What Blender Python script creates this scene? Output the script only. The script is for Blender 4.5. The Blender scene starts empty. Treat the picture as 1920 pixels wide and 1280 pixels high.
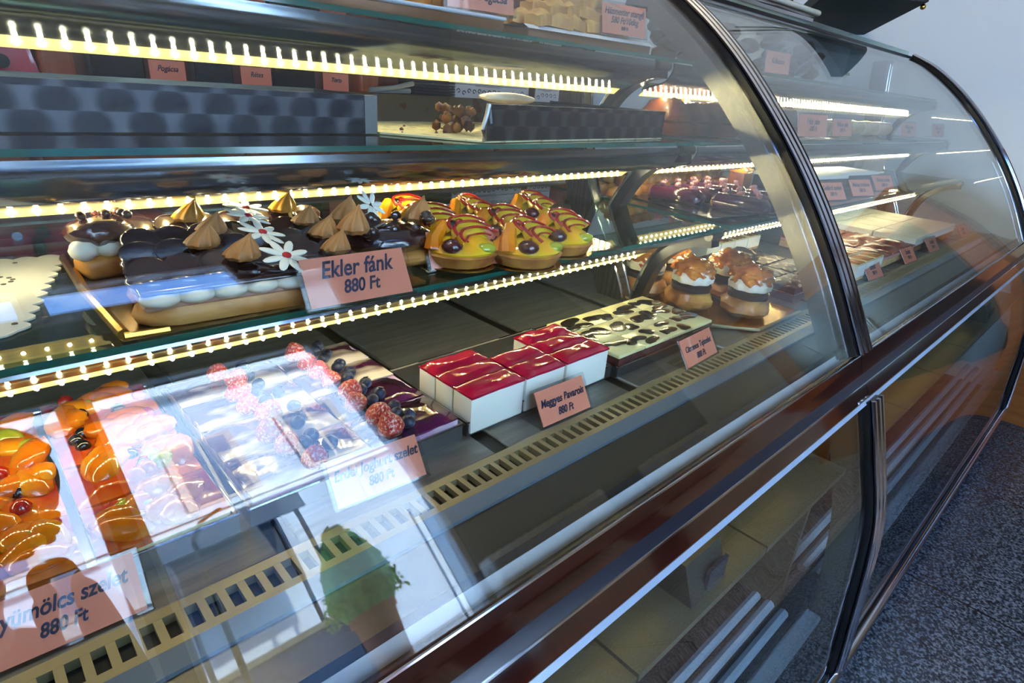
import bpy, bmesh, math, random
from math import sin, cos, pi, radians
from mathutils import Vector, Matrix, noise
random.seed(7)
S = bpy.context.scene
C = S.collection
U = 0.36                      # one survey unit in metres
FLOOR = -3.0                  # floor height in survey units (the eye is at 0)

def P(x, y, z):
    return Vector((x*U, y*U, (z-FLOOR)*U))

# ------------------------------------------------------------------ camera
VX = (2210-960, 258-640); VY = (-200-960, 70-640)
FPX = math.sqrt(-(VX[0]*VY[0]+VX[1]*VY[1]))
rx = Vector((VX[0], VX[1], FPX)).normalized()
ry = Vector((VY[0], VY[1], FPX)).normalized()
rz = rx.cross(ry)
ROT = Matrix((rx, ry, rz))                     # world <- (right, down, forward)
cam_d = bpy.data.cameras.new('camera'); cam = bpy.data.objects.new('camera', cam_d); C.objects.link(cam)
right = ROT @ Vector((1, 0, 0)); down = ROT @ Vector((0, 1, 0)); fwd = ROT @ Vector((0, 0, 1))
M = Matrix((( right.x, -down.x, -fwd.x), (right.y, -down.y, -fwd.y), (right.z, -down.z, -fwd.z))).to_4x4()
M.translation = P(0, 0, 0)
cam.matrix_world = M
cam_d.sensor_width = 36; cam_d.lens = FPX/1920*36; cam_d.clip_start = .02; cam_d.clip_end = 200
S.camera = cam

def at(u, v, z=None, y=None, x=None):
    """survey helper: the point seen at photo pixel (u, v) on a level z, a depth y or a section x"""
    d = ROT @ Vector((u-960, v-640, FPX))
    k = z/d.z if z is not None else (y/d.y if y is not None else x/d.x)
    return d*k

# ------------------------------------------------------------------ world, sun, exposure
S.view_settings.view_transform = 'Standard'; S.view_settings.look = 'None'
S.view_settings.exposure = 0.85; S.view_settings.gamma = 1.0; S.view_settings.use_curve_mapping = False
S.cycles.transparent_max_bounces = 48; S.cycles.max_bounces = 12; S.cycles.glossy_bounces = 6
S.cycles.diffuse_bounces = 3; S.cycles.sample_clamp_indirect = 6; S.cycles.caustics_reflective = False
W = bpy.data.worlds.new('sky'); S.world = W; W.use_nodes = True
nt = W.node_tree; nt.nodes.clear()
wo = nt.nodes.new('ShaderNodeOutputWorld'); bg = nt.nodes.new('ShaderNodeBackground')
sky = nt.nodes.new('ShaderNodeTexSky'); sky.sky_type = 'NISHITA'; sky.sun_disc = False
sky.sun_elevation = radians(48); sky.sun_rotation = radians(20)
tc = nt.nodes.new('ShaderNodeTexCoord'); cn = nt.nodes.new('ShaderNodeTexNoise'); cn.inputs['Scale'].default_value = 5; cn.inputs['Detail'].default_value = 6
cr = nt.nodes.new('ShaderNodeValToRGB'); cr.color_ramp.elements[0].position = .56; cr.color_ramp.elements[1].position = .78
mx = nt.nodes.new('ShaderNodeMix'); mx.data_type = 'RGBA'
mx.inputs[7].default_value = (4.5, 4.9, 5.6, 1)
mul = nt.nodes.new('ShaderNodeMix'); mul.data_type = 'RGBA'; mul.blend_type = 'MULTIPLY'; mul.inputs[0].default_value = 1
mul.inputs[7].default_value = (.62, .86, 1.25, 1)
L = nt.links.new
L(tc.outputs['Generated'], cn.inputs['Vector']); L(cn.outputs['Fac'], cr.inputs['Fac']); L(cr.outputs['Color'], mx.inputs[0])
L(sky.outputs[0], mul.inputs[6]); L(mul.outputs[2], mx.inputs[6]); L(mx.outputs[2], bg.inputs['Color']); bg.inputs['Strength'].default_value = 2.5
L(bg.outputs[0], wo.inputs[0])

def lamp(name, kind, loc, energy, color, rot=None, **kw):
    d = bpy.data.lights.new(name, kind); d.energy = energy; d.color = color
    for k, v in kw.items(): setattr(d, k, v)
    o = bpy.data.objects.new(name, d); C.objects.link(o); o.location = loc
    if rot: o.rotation_euler = rot
    return o
sun = lamp('sun', 'SUN', (0, 0, 6), 18.0, (1, .97, .92), angle=radians(1))
sun.rotation_euler = Vector((-.30, -1, -.85)).to_track_quat('-Z', 'Y').to_euler()
# sky light coming in through the two shop windows behind the viewer (portal: only guides the sampling)
por = lamp('window_daylight', 'AREA', P(.8, -4.25, 2.0), 1, (1, 1, 1), (radians(90), 0, 0), shape='RECTANGLE', size=6.6*U, size_y=7.0*U)
por.rotation_euler = Vector((0, 1, 0)).to_track_quat('-Z', 'Z').to_euler()
por.data.cycles.is_portal = True
# fill lamps added out of view to brighten the shop
CEIL = 9.6
FILL_LAMPS = [(-3.4, 3.6), (1.2, 3.8)]

# ------------------------------------------------------------------ materials
def lin(c):
    if isinstance(c, str): c = [int(c[i:i+2], 16)/255 for i in (0, 2, 4)]
    return tuple(((v/12.92) if v <= .04045 else ((v+.055)/1.055)**2.4) for v in c) + (1,)
MATS = {}
def mat(name, color='808080', rough=.5, metal=0, coat=0, bump=0, bscale=60, color2=None, cscale=30, lo=.4, hi=.6,
        stretch=(1, 1, 1), spec=.5, sub=0, emit=None, estr=0, trans=0, alpha=1, bump_stretch=None, detail=4):
    if name in MATS: return MATS[name]
    m = bpy.data.materials.new(name); m.use_nodes = True; n = m.node_tree; b = n.nodes['Principled BSDF']
    b.inputs['Base Color'].default_value = lin(color); b.inputs['Roughness'].default_value = rough
    b.inputs['Metallic'].default_value = metal; b.inputs['Coat Weight'].default_value = coat; b.inputs['Coat Roughness'].default_value = .06
    b.inputs['Specular IOR Level'].default_value = spec; b.inputs['Alpha'].default_value = alpha
    b.inputs['Subsurface Weight'].default_value = sub; b.inputs['Subsurface Radius'].default_value = (.01, .006, .003)
    if emit: b.inputs['Emission Color'].default_value = lin(emit); b.inputs['Emission Strength'].default_value = estr
    t = n.nodes.new('ShaderNodeTexCoord')
    def nz(scale, st):
        mp = n.nodes.new('ShaderNodeMapping'); mp.inputs['Scale'].default_value = st
        q = n.nodes.new('ShaderNodeTexNoise'); q.inputs['Scale'].default_value = scale; q.inputs['Detail'].default_value = detail
        n.links.new(t.outputs['Object'], mp.inputs[0]); n.links.new(mp.outputs[0], q.inputs['Vector']); return q
    if color2:
        q = nz(cscale, stretch); r = n.nodes.new('ShaderNodeValToRGB')
        r.color_ramp.elements[0].position = lo; r.color_ramp.elements[1].position = hi
        r.color_ramp.elements[0].color = lin(color); r.color_ramp.elements[1].color = lin(color2)
        n.links.new(q.outputs['Fac'], r.inputs[0]); n.links.new(r.outputs[0], b.inputs['Base Color'])
    if bump:
        q = nz(bscale, bump_stretch or stretch); k = n.nodes.new('ShaderNodeBump'); k.inputs['Strength'].default_value = bump
        k.inputs['Distance'].default_value = .004
        n.links.new(q.outputs['Fac'], k.inputs['Height']); n.links.new(k.outputs[0], b.inputs['Normal'])
    MATS[name] = m; return m

def glass(name, tint='f4faf6', base=.045, rough=0.0, haze=None):
    """clear pane: straight-through light plus a Schlick reflection that works on both faces"""
    m = bpy.data.materials.new(name); m.use_nodes = True; n = m.node_tree; n.nodes.clear()
    o = n.nodes.new('ShaderNodeOutputMaterial'); mixs = n.nodes.new('ShaderNodeMixShader')
    tr = n.nodes.new('ShaderNodeBsdfTransparent'); tr.inputs[0].default_value = lin(tint)
    gl = n.nodes.new('ShaderNodeBsdfGlossy'); gl.inputs['Roughness'].default_value = rough
    g = n.nodes.new('ShaderNodeNewGeometry'); d = n.nodes.new('ShaderNodeVectorMath'); d.operation = 'DOT_PRODUCT'
    n.links.new(g.outputs['Normal'], d.inputs[0]); n.links.new(g.outputs['Incoming'], d.inputs[1])
    def mth(op, a, b=None):
        k = n.nodes.new('ShaderNodeMath'); k.operation = op
        for i, v in enumerate((a, b)):
            if v is None: continue
            if isinstance(v, (int, float)): k.inputs[i].default_value = v
            else: n.links.new(v, k.inputs[i])
        return k.outputs[0]
    a = mth('ABSOLUTE', d.outputs['Value']); a = mth('SUBTRACT', 1.0, a); a = mth('POWER', a, 4.7)
    a = mth('MULTIPLY', a, 1-base); a = mth('ADD', a, base)
    n.links.new(a, mixs.inputs[0]); n.links.new(tr.outputs[0], mixs.inputs[1]); n.links.new(gl.outputs[0], mixs.inputs[2])
    n.links.new(mixs.outputs[0], o.inputs[0]); MATS[name] = m; return m

G_CASE = glass('case_glass', 'fafdfb', .05)
G_SHELF = glass('shelf_glass', 'e2f2ea', .045)
G_ACRYL = glass('acrylic', 'f2f4f6', .05)
G_WIN = glass('window_glass', 'f2f8f8', .03)
M_EDGE = mat('green_glass_edge', '0f5a4c', .12, spec=.8, coat=.6)
M_STEEL = mat('brushed_steel', '77776f', .33, 1, bump=.10, bscale=40, bump_stretch=(1, 30, 30), color2='8f8f86', cscale=12, stretch=(1, 25, 1))
M_DECK = mat('deck_steel', '77756d', .38, .7, bump=.10, bscale=30, bump_stretch=(2, 40, 2), color2='86837a', cscale=9, stretch=(1, 12, 1))
M_BAND = mat('divider_steel', '7d7b6e', .24, 1, bump=.05, bscale=60, bump_stretch=(1, 6, 60))
M_PAN = mat('pan_steel', '8d8f93', .34, 1, bump=.05, bscale=80)
M_CHROME = mat('chrome', 'b9bcc4', .10, 1)
M_DCHROME = mat('dark_chrome', '3c3f4a', .10, 1)
M_BLACK = mat('black_rubber', '0c0d10', .35)
M_BUMP = mat('navy_bumper', '0a0f1c', .35, coat=.1)
M_WOODTRIM = mat('mahogany_lacquer', '1d0908', .12, coat=1, color2='34110b', cscale=6, stretch=(1, 18, 18), lo=.35, hi=.7)
M_WHITE = mat('white_seal', 'b9bdc2', .35)
M_GREY = mat('blue_grey_strip', '6d7d8c', .25, .3)
M_BRASS = mat('brassy_steel', 'a09470', .45, .55, bump=.04, bscale=50)
M_LOWSTEEL = mat('storage_steel', '7c7c60', .34, .7, bump=.05, bscale=30, bump_stretch=(1, 20, 20))
M_REFL = mat('reflector', '8f98a2', .16, 1)
M_LED = mat('led_chip', 'fff2c0', .4, emit='fff0c4', estr=190)
M_LEDSTRIP = mat('led_tape', '8c7a3c', .5, emit='f4dc8c', estr=.75)
M_PROFILE = mat('led_profile', '8a7f48', .3, .6)
M_SALMON = mat('salmon_paper', 'f08e6c', .6)
M_INK = mat('navy_ink', '1c2145', .6)
M_GOLD = mat('gold_board', 'c9a24a', .25, 1, bump=.03)
M_WALLW = mat('white_plaster', 'd9dcd8', .7, bump=.05, bscale=200)
M_WOOD = mat('cherry_wood', '8a4222', .35, coat=.3, color2='a85a30', cscale=5, stretch=(8, 8, .8), lo=.3, hi=.7)
M_WOODD = mat('dark_cherry_wood', '5e2816', .35, coat=.3, color2='7a3820', cscale=5, stretch=(8, 8, .8), lo=.3, hi=.7)
M_OAK = mat('orange_oak', '9c5420', .35, coat=.3, color2='b96a2c', cscale=4, stretch=(1, 1, 12), lo=.3, hi=.7)
M_PAPER = mat('white_paper', 'e8e6df', .7)
M_DOILY = mat('paper_lace', 'e4dfcc', .8)

# engine-turned steel: staggered swirl discs, each brushed round its own centre
def swirl():
    m = bpy.data.materials.new('engine_turned_steel'); m.use_nodes = True; n = m.node_tree; b = n.nodes['Principled BSDF']
    b.inputs['Metallic'].default_value = 1; b.inputs['Roughness'].default_value = .34
    t = n.nodes.new('ShaderNodeTexCoord'); sp = n.nodes.new('ShaderNodeSeparateXYZ'); n.links.new(t.outputs['Object'], sp.inputs[0])
    def mth(op, *a):
        k = n.nodes.new('ShaderNodeMath'); k.operation = op
        for i, v in enumerate(a):
            if isinstance(v, (int, float)): k.inputs[i].default_value = v
            else: n.links.new(v, k.inputs[i])
        return k.outputs[0]
    R = .0185
    row = mth('DIVIDE', sp.outputs['Z'], R*1.0)
    rf = mth('FLOOR', row); odd = mth('MULTIPLY', mth('MODULO', mth('ABSOLUTE', rf), 2.0), .5)
    cx = mth('ADD', mth('DIVIDE', sp.outputs['X'], R*2.3), odd)
    fx = mth('SUBTRACT', mth('FRACT', mth('ADD', cx, 100.0)), .5); fz = mth('SUBTRACT', mth('FRACT', row), .35)
    dx = mth('MULTIPLY', fx, 2.3); r2 = mth('SQRT', mth('ADD', mth('MULTIPLY', dx, dx), mth('MULTIPLY', fz, fz)))
    ramp = n.nodes.new('ShaderNodeValToRGB'); e = ramp.color_ramp.elements
    e[0].position = .0; e[0].color = lin('2c2c32'); e[1].position = 1.0; e[1].color = lin('595a61')
    k = e.new(.66); k.color = lin('34353b'); k = e.new(.92); k.color = lin('505158')
    n.links.new(r2, ramp.inputs[0]); n.links.new(ramp.outputs[0], b.inputs['Base Color'])
    w = n.nodes.new('ShaderNodeTexWave'); w.wave_type = 'RINGS'; w.inputs['Scale'].default_value = 60
    cb = n.nodes.new('ShaderNodeCombineXYZ'); n.links.new(dx, cb.inputs[0]); n.links.new(fz, cb.inputs[2]); w.rings_direction = 'SPHERICAL'; n.links.new(cb.outputs[0], w.inputs[0])
    bp = n.nodes.new('ShaderNodeBump'); bp.inputs['Strength'].default_value = .12; bp.inputs['Distance'].default_value = .001
    n.links.new(w.outputs['Fac'], bp.inputs['Height']); n.links.new(bp.outputs[0], b.inputs['Normal'])
    return m
M_SWIRL = swirl()

def granite(name, a, b_, c, tile=(.6, .6), off=(0, 0), grout='15181c', rough=.25):
    m = bpy.data.materials.new(name); m.use_nodes = True; n = m.node_tree; b = n.nodes['Principled BSDF']
    t = n.nodes.new('ShaderNodeTexCoord'); v = n.nodes.new('ShaderNodeTexVoronoi'); v.inputs['Scale'].default_value = 220
    n.links.new(t.outputs['Object'], v.inputs['Vector'])
    q = n.nodes.new('ShaderNodeTexNoise'); q.inputs['Scale'].default_value = 170; q.inputs['Detail'].default_value = 3; n.links.new(t.outputs['Object'], q.inputs['Vector'])
    r = n.nodes.new('ShaderNodeValToRGB'); e = r.color_ramp.elements; e[0].position = .36; e[0].color = lin(a); e[1].position = .62; e[1].color = lin(c)
    k = e.new(.5); k.color = lin(b_)
    n.links.new(q.outputs['Fac'], r.inputs[0])
    mp = n.nodes.new('ShaderNodeMapping'); mp.inputs['Location'].default_value = (off[0], off[1], 0); n.links.new(t.outputs['Object'], mp.inputs[0])
    br = n.nodes.new('ShaderNodeTexBrick'); br.offset = 0; br.inputs['Scale'].default_value = 1; br.inputs['Brick Width'].default_value = tile[0]; br.inputs['Row Height'].default_value = tile[1]
    br.inputs['Mortar Size'].default_value = .003; br.inputs['Color2'].default_value = (1, 1, 1, 1); br.inputs['Color1'].default_value = (1, 1, 1, 1); br.inputs['Mortar'].default_value = (0, 0, 0, 1)
    n.links.new(mp.outputs[0], br.inputs['Vector'])
    mm = n.nodes.new('ShaderNodeMix'); mm.data_type = 'RGBA'; mm.inputs[6].default_value = lin(grout)
    n.links.new(br.outputs['Color'], mm.inputs[0]); n.links.new(r.outputs[0], mm.inputs[7]); n.links.new(mm.outputs[2], b.inputs['Base Color'])
    b.inputs['Roughness'].default_value = rough; return m
M_FLOOR = granite('granite_tiles', '1c2127', '39424b', '6c757e', (.62, .62), (.26, .42))
M_FLOOR2 = granite('marble_tiles', '5e4a40', 'a08c7c', 'c9bcae', (.45, .45), (.1, .05))

# ------------------------------------------------------------------ mesh helpers (all in survey units)
def tag(o, label=None, cat=None, group=None, kind=None):
    if label: o['label'] = label
    if cat: o['category'] = cat
    if group: o['group'] = group
    if kind: o['kind'] = kind
    return o
ORI = {}
def thing(name, label, cat, loc=(0, 0, 0), rz=0, group=None):
    o = bpy.data.objects.new(name, None); C.objects.link(o); o.empty_display_size = .02
    o.location = P(*loc); o.rotation_euler = (0, 0, rz); tag(o, label, cat, group); ORI[o.name] = Vector(loc); return o
def obj(name, bm, m, parent=None, origin=None, smooth=True, loc=None):
    """link a bmesh as one object; origin = survey point that becomes the object's own origin"""
    me = bpy.data.meshes.new(name)
    if origin is not None: bmesh.ops.translate(bm, verts=bm.verts, vec=-Vector(origin))
    bmesh.ops.scale(bm, verts=bm.verts, vec=(U, U, U)); bm.normal_update(); bm.to_mesh(me); bm.free()
    for x in (m if isinstance(m, (list, tuple)) else [m]): me.materials.append(x)
    if smooth:
        for p in me.polygons: p.use_smooth = True
    o = bpy.data.objects.new(name, me); C.objects.link(o)
    if smooth:
        try: me.set_sharp_from_angle(angle=radians(40))
        except Exception: pass
    if parent is not None: o.parent = parent
    elif origin is not None: o.location = P(*origin)
    if loc is not None: o.location = Vector(loc)*U if parent is not None else P(*loc)
    return o
def B(): return bmesh.new()
def box(bm, x0, x1, y0, y1, z0, z1, mi=0):
    vs = [bm.verts.new((x, y, z)) for z in (z0, z1) for y in (y0, y1) for x in (x0, x1)]
    for f in ((0, 2, 3, 1), (4, 5, 7, 6), (0, 1, 5, 4), (2, 6, 7, 3), (0, 4, 6, 2), (1, 3, 7, 5)):
        bm.faces.new([vs[i] for i in f]).material_index = mi
    return vs
def rbox(x0, x1, y0, y1, z0, z1, r, seg=2, bm=None):
    b = bmesh.new(); box(b, x0, x1, y0, y1, z0, z1)
    bmesh.ops.bevel(b, geom=b.edges[:], offset=r, segments=seg, affect='EDGES', profile=.5)
    if bm is None: return b
    merge(bm, b); return bm
def merge(bm, b, M4=None, mi=None):
    mp = {}
    for v in b.verts: mp[v] = bm.verts.new((M4 @ v.co) if M4 else v.co)
    for f in b.faces:
        try: nf = bm.faces.new([mp[v] for v in f.verts]); nf.material_index = f.material_index if mi is None else mi
        except ValueError: pass
    b.free()
def extr(bm, pts, x0, x1, closed=True, mi=0):
    """section in (y, z) pushed along x"""
    a = [bm.verts.new((x0, p[0], p[1])) for p in pts]; c = [bm.verts.new((x1, p[0], p[1])) for p in pts]
    n = len(pts)
    for i in range(n if closed else n-1):
        bm.faces.new([a[i], a[(i+1) % n], c[(i+1) % n], c[i]]).material_index = mi
    if closed and n > 2:
        bm.faces.new(a[::-1]).material_index = mi; bm.faces.new(c).material_index = mi
def ribbon(bm, path, t, x0, x1, mi=0):
    """sheet following a (y, z) path, thickness t (to the right-hand side), between x0 and x1"""
    n = len(path); off = []
    for i in range(n):
        a = Vector(path[max(i-1, 0)]); b = Vector(path[min(i+1, n-1)]); d = (b-a).normalized(); off.append((path[i][0]+d.y*t, path[i][1]-d.x*t))
    extr(bm, list(path)+off[::-1], x0, x1) if n < 3 else None
    if n >= 3:
        A = [[bm.verts.new((x, p[0], p[1])) for p in pp] for x in (x0, x1) for pp in (path, off)]
        a0, b0, a1, b1 = A
        for i in range(n-1):
            for q in ((a0[i], a1[i], a1[i+1], a0[i+1]), (b0[i], b0[i+1], b1[i+1], b1[i]), (a0[i], a0[i+1], b0[i+1], b0[i]), (a1[i], b1[i], b1[i+1], a1[i+1])):
                bm.faces.new(q).material_index = mi
        bm.faces.new((a0[0], b0[0], b1[0], a1[0])).material_index = mi; bm.faces.new((a0[-1], a1[-1], b1[-1], b0[-1])).material_index = mi
def cyl(bm, p, q, r, r2=None, n=16, mi=0):
    p = Vector(p); q = Vector(q); d = (q-p); Lg = d.length; r2 = r if r2 is None else r2
    Mx = Matrix.Translation((p+q)/2) @ d.to_track_quat('Z', 'Y').to_matrix().to_4x4()
    b = bmesh.new(); bmesh.ops.create_cone(b, cap_ends=True, segments=n, radius1=r, radius2=r2, depth=Lg); merge(bm, b, Mx, mi)
def tube(bm, pts, r, n=8, mi=0, taper=None):
    rings = []; k = len(pts); pts = [Vector(p) for p in pts]
    up = Vector((0, 0, 1))
    for i in range(k):
        d = (pts[min(i+1, k-1)]-pts[max(i-1, 0)]).normalized(); s = d.cross(up)
        if s.length < .05: s = d.cross(Vector((1, 0, 0)))
        s.normalize(); t = s.cross(d); rr = r*(taper(i/(k-1)) if taper else 1)
        rings.append([bm.verts.new(pts[i]+s*cos(2*pi*j/n)*rr+t*sin(2*pi*j/n)*rr) for j in range(n)])
    for i in range(k-1):
        for j in range(n): bm.faces.new((rings[i][j], rings[i][(j+1) % n], rings[i+1][(j+1) % n], rings[i+1][j])).material_index = mi
    bm.faces.new(rings[0][::-1]).material_index = mi; bm.faces.new(rings[-1]).material_index = mi
def sph(bm, c, r, sub=2, sc=(1, 1, 1), mi=0, nz=0, nf=3., rot=None):
    b = bmesh.new(); bmesh.ops.create_icosphere(b, subdivisions=sub, radius=1)
    o = Vector(c)*7.3
    for v in b.verts:
        k = 1+nz*noise.noise(v.co*nf+o)*1.0; v.co = Vector((v.co.x*sc[0], v.co.y*sc[1], v.co.z*sc[2]))*r*k
    Mx = Matrix.Translation(Vector(c))
    if rot: Mx = Mx @ rot
    merge(bm, b, Mx, mi)
def lathe(bm, prof, c=(0, 0, 0), n=24, mi=0, f=None):
    """revolve (r, z) profile; f(angle) may scale the radius"""
    rings = []
    for r, z in prof:
        rings.append([bm.verts.new((c[0]+cos(2*pi*j/n)*r*(f(2*pi*j/n) if f else 1), c[1]+sin(2*pi*j/n)*r*(f(2*pi*j/n) if f else 1), c[2]+z)) for j in range(n)])
    for i in range(len(prof)-1):
        for j in range(n): bm.faces.new((rings[i][j], rings[i][(j+1) % n], rings[i+1][(j+1) % n], rings[i+1][j])).material_index = mi
    bm.faces.new(rings[0][::-1]).material_index = mi; bm.faces.new(rings[-1]).material_index = mi
def slab(x0, x1, y0, y1, z0, z1, nx=14, ny=14, amp=.004, nf=14, seed=0, bulge=0, bm=None, wob=.003):
    """grid block with an uneven top and slightly wavy sides"""
    bm = bm or bmesh.new(); o = Vector((seed*3.1, seed*1.7, seed))
    T = []
    for j in range(ny+1):
        row = []
        for i in range(nx+1):
            x = x0+(x1-x0)*i/nx; y = y0+(y1-y0)*j/ny; e = min(i, nx-i, 2)/2*min(j, ny-j, 2)/2
            z = z1+amp*noise.noise(Vector((x, y, 0))*nf+o)+bulge*e-(amp*1.2)*(1-e)
            x += wob*noise.noise(Vector((y, z, x))*20+o)*(i in (0, nx)); y += wob*noise.noise(Vector((x, z, 3))*20+o)*(j in (0, ny))
            row.append(bm.verts.new((x, y, z)))
        T.append(row)
    for j in range(ny):
        for i in range(nx): bm.faces.new((T[j][i], T[j][i+1], T[j+1][i+1], T[j+1][i])).material_index = 0
    rim = [T[0][i] for i in range(nx+1)]+[T[j][nx] for j in range(1, ny+1)]+[T[ny][i] for i in range(nx-1, -1, -1)]+[T[j][0] for j in range(ny-1, 0, -1)]
    lo = [bm.verts.new((v.co.x, v.co.y, z0)) for v in rim]
    for i in range(len(rim)): k = (i+1) % len(rim); bm.faces.new((rim[k], rim[i], lo[i], lo[k])).material_index = 1
    bm.faces.new(lo[::-1]).material_index = 1
    return bm
def copy_tree(o, parent=None):
    c = o.copy(); C.objects.link(c)
    if parent is not None: c.parent = parent
    for ch in o.children: copy_tree(ch, c)
    return c
def place(o, loc, rz=0, label=None, sc=1):
    o.location = P(*loc); o.rotation_euler = (0, 0, rz); o.scale = (sc, sc, sc)
    if label: o['label'] = label
    return o
def text(s, size, m, parent, loc, rot=(0, 0, 0), shear=.32, name='lettering', sx=.82, bold=.0006, align='CENTER'):
    cu = bpy.data.curves.new('txt', 'FONT'); cu.body = s; cu.size = size*U; cu.align_x = align; cu.shear = shear; cu.extrude = .0002; cu.offset = bold*U*1.0
    t = bpy.data.objects.new('txt', cu); C.objects.link(t); dg = bpy.context.evaluated_depsgraph_get()
    me = bpy.data.meshes.new_from_object(t.evaluated_get(dg)); bpy.data.objects.remove(t); me.transform(Matrix.Scale(sx, 4, (1, 0, 0)))
    me.materials.clear(); me.materials.append(m); o = bpy.data.objects.new(name, me); C.objects.link(o)
    if parent is not None: o.parent = parent
    o.location = Vector(loc)*U; o.rotation_euler = rot; return o

# ------------------------------------------------------------------ room shell and street
XL, XR, YB, YF = -5.5, 8.45, 4.75, -4.3
def struct(name, bm, m, smooth=False):
    o = obj(name, bm, m, smooth=smooth); o.location = P(0, 0, 0); o['kind'] = 'structure'; return o
b = B(); box(b, XL, XR, -1.05, YB, FLOOR-.2, FLOOR); struct('floor', b, M_FLOOR)
b = B(); box(b, XL, XR, YF, -1.05, FLOOR-.2, FLOOR); struct('floor_front', b, M_FLOOR2)
b = B(); box(b, XL-.5, XR+.5, YF-.5, YB+.5, CEIL, CEIL+.4); struct('ceiling', b, M_WALLW)
b = B(); box(b, XR, XR+.4, YF, YB, FLOOR, CEIL); struct('wall_right', b, M_WALLW)
b = B(); box(b, XL-.4, XL, YF, YB, FLOOR, CEIL); struct('wall_left', b, M_WALLW)
b = B(); box(b, XL, XR, YB, YB+.4, FLOOR, CEIL); struct('wall_back', b, M_WALLW)
# window wall: main lights z -1.25..4.7 and transoms 7.1..8.4, piers between
WINS = [(-2.6, .46), (.66, 3.45)]
b = B()
xs = [XL, WINS[0][0], WINS[0][1], WINS[1][0], WINS[1][1], XR]
for a, c in ((xs[0], xs[1]), (xs[2], xs[3]), (xs[4], xs[5])): box(b, a, c, YF-.35, YF, FLOOR, CEIL)
for a, c in WINS:
    box(b, a, c, YF-.35, YF, FLOOR, -1.25); box(b, a, c, YF-.35, YF, 4.75, 7.15); box(b, a, c, YF-.35, YF, 8.4, CEIL)
struct('wall_front', b, mat('shop_wall_brown', '4a3a30', .6))
for i, (a, c) in enumerate(WINS):
    b = B()
    for z0, z1 in ((-1.25, 4.75), (7.15, 8.4)):
        box(b, a, a+.07, YF-.2, YF-.08, z0, z1); box(b, c-.07, c, YF-.2, YF-.08, z0, z1)
        box(b, a, c, YF-.2, YF-.08, z0, z0+.07); box(b, a, c, YF-.2, YF-.08, z1-.07, z1)
    f = struct('window_%d' % (i+1), b, mat('white_frame', 'dfe3e6', .4))
    b = B(); box(b, a+.07, c-.07, YF-.15, YF-.13, -1.18, 4.68); box(b, a+.07, c-.07, YF-.15, YF-.13, 7.22, 8.33)
    obj('window_pane', b, G_WIN, f, smooth=False)
# street
b = B(); box(b, -40, 50, -60, YF-.35, FLOOR-.4, FLOOR-.05); struct('street_ground', b, mat('street_paving', 'b4aeae', .8, bump=.3, bscale=20))
FY = -16
fac = thing('town_house', 'pale plastered town house facade seen mirrored in the curved front glass', 'building', (6, FY, FLOOR-.05))
def fo(name, bm, m, parent=fac): return obj(name, bm, m, parent, origin=(6, FY, FLOOR-.05), smooth=False)
b = B(); box(b, -14, 34, FY-3, FY, FLOOR-.05, 15.2); fo('wall', b, mat('facade_plaster', 'c6ccd6', .8, bump=.1, bscale=3))
b = B(); box(b, -14, 34, FY, FY+.25, 6.7, 7.0); box(b, -14, 34, FY, FY+.35, 7.0, 7.35); box(b, -14, 34, FY, FY+.5, 14.2, 15.2); fo('cornice', b, mat('cornice_white', 'f0f1f2', .7))
b = B()
for k in range(9): extr(b, [(FY+.9-k*.35, 15.2+k*.32), (FY+.9-k*.35, 15.26+k*.32), (FY+.5-k*.35, 15.3+k*.32+.2), (FY+.5-k*.35, 15.2+k*.32)], -14, 34)
fo('roof', b, mat('slate_roof', 'a8b2c0', .6))
mf = mat('facade_window_frame', 'b7a39c', .5); mg = mat('facade_window_glass', '4a5d78', .1, spec=.8)
for wx in (-8, -2.2, 3.3, 6.9, 10.6, 14.4, 18.2):
    b = B(); box(b, wx-.15, wx+1.95, FY, FY+.15, 7.5, 11.2); w = fo('window', b, mf)
    b = B(); box(b, wx+.1, wx+.85, FY+.15, FY+.18, 7.7, 11.0); box(b, wx+.98, wx+1.72, FY+.15, FY+.18, 7.7, 11.0)
    obj('pane', b, mg, w, origin=(6, FY, FLOOR-.05), smooth=False)
for wx in (-9, -3.0, 8.8, 14, 19):
    b = B(); box(b, wx, wx+2.6, FY, FY+.12, -2.0, 3.2); w = fo('shop_window', b, mat('arch_frame', 'c9cdd2', .5))
    b = B(); box(b, wx+.2, wx+2.4, FY+.12, FY+.16, -1.6, 2.9); obj('pane', b, mg, w, origin=(6, FY, FLOOR-.05), smooth=False)
aw = thing('market_stall', 'navy canopied street stall mirrored in the left of the front glass', 'stall', (3.6, -13.4, FLOOR-.05))
def ao(name, bm, m): return obj(name, bm, m, aw, origin=(3.6, -13.4, FLOOR-.05), smooth=False)
mnav = mat('navy_canvas', '1f3552', .6)
b = B(); extr(b, [(-14.9, 5.9), (-14.9, 6.1), (-12.6, 5.0), (-12.6, 4.3), (-12.65, 4.3), (-12.65, 4.9)], 1.6, 4.9); ao('canopy', b, mnav)
for x in (1.8, 4.7):
    for y in (-12.8, -14.8): b = B(); cyl(b, (x, y, FLOOR-.05), (x, y, 5.0 if y > -13 else 5.9), .06, n=8); ao('post', b, mat('navy_paint', '16233a', .4))
b = B(); box(b, 1.7, 4.8, -14.95, -14.85, 2.4, 5.9); ao('back_cloth', b, mnav)
b = B(); box(b, 1.7, 4.8, -14.7, -13.0, FLOOR-.05, .6); ao('counter', b, mat('stall_counter', '33506e', .5))
b = B(); box(b, 1.65, 4.85, -14.75, -12.95, .6, .75); ao('counter_top', b, mat('stall_top', 'b09a7a', .5))
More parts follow.
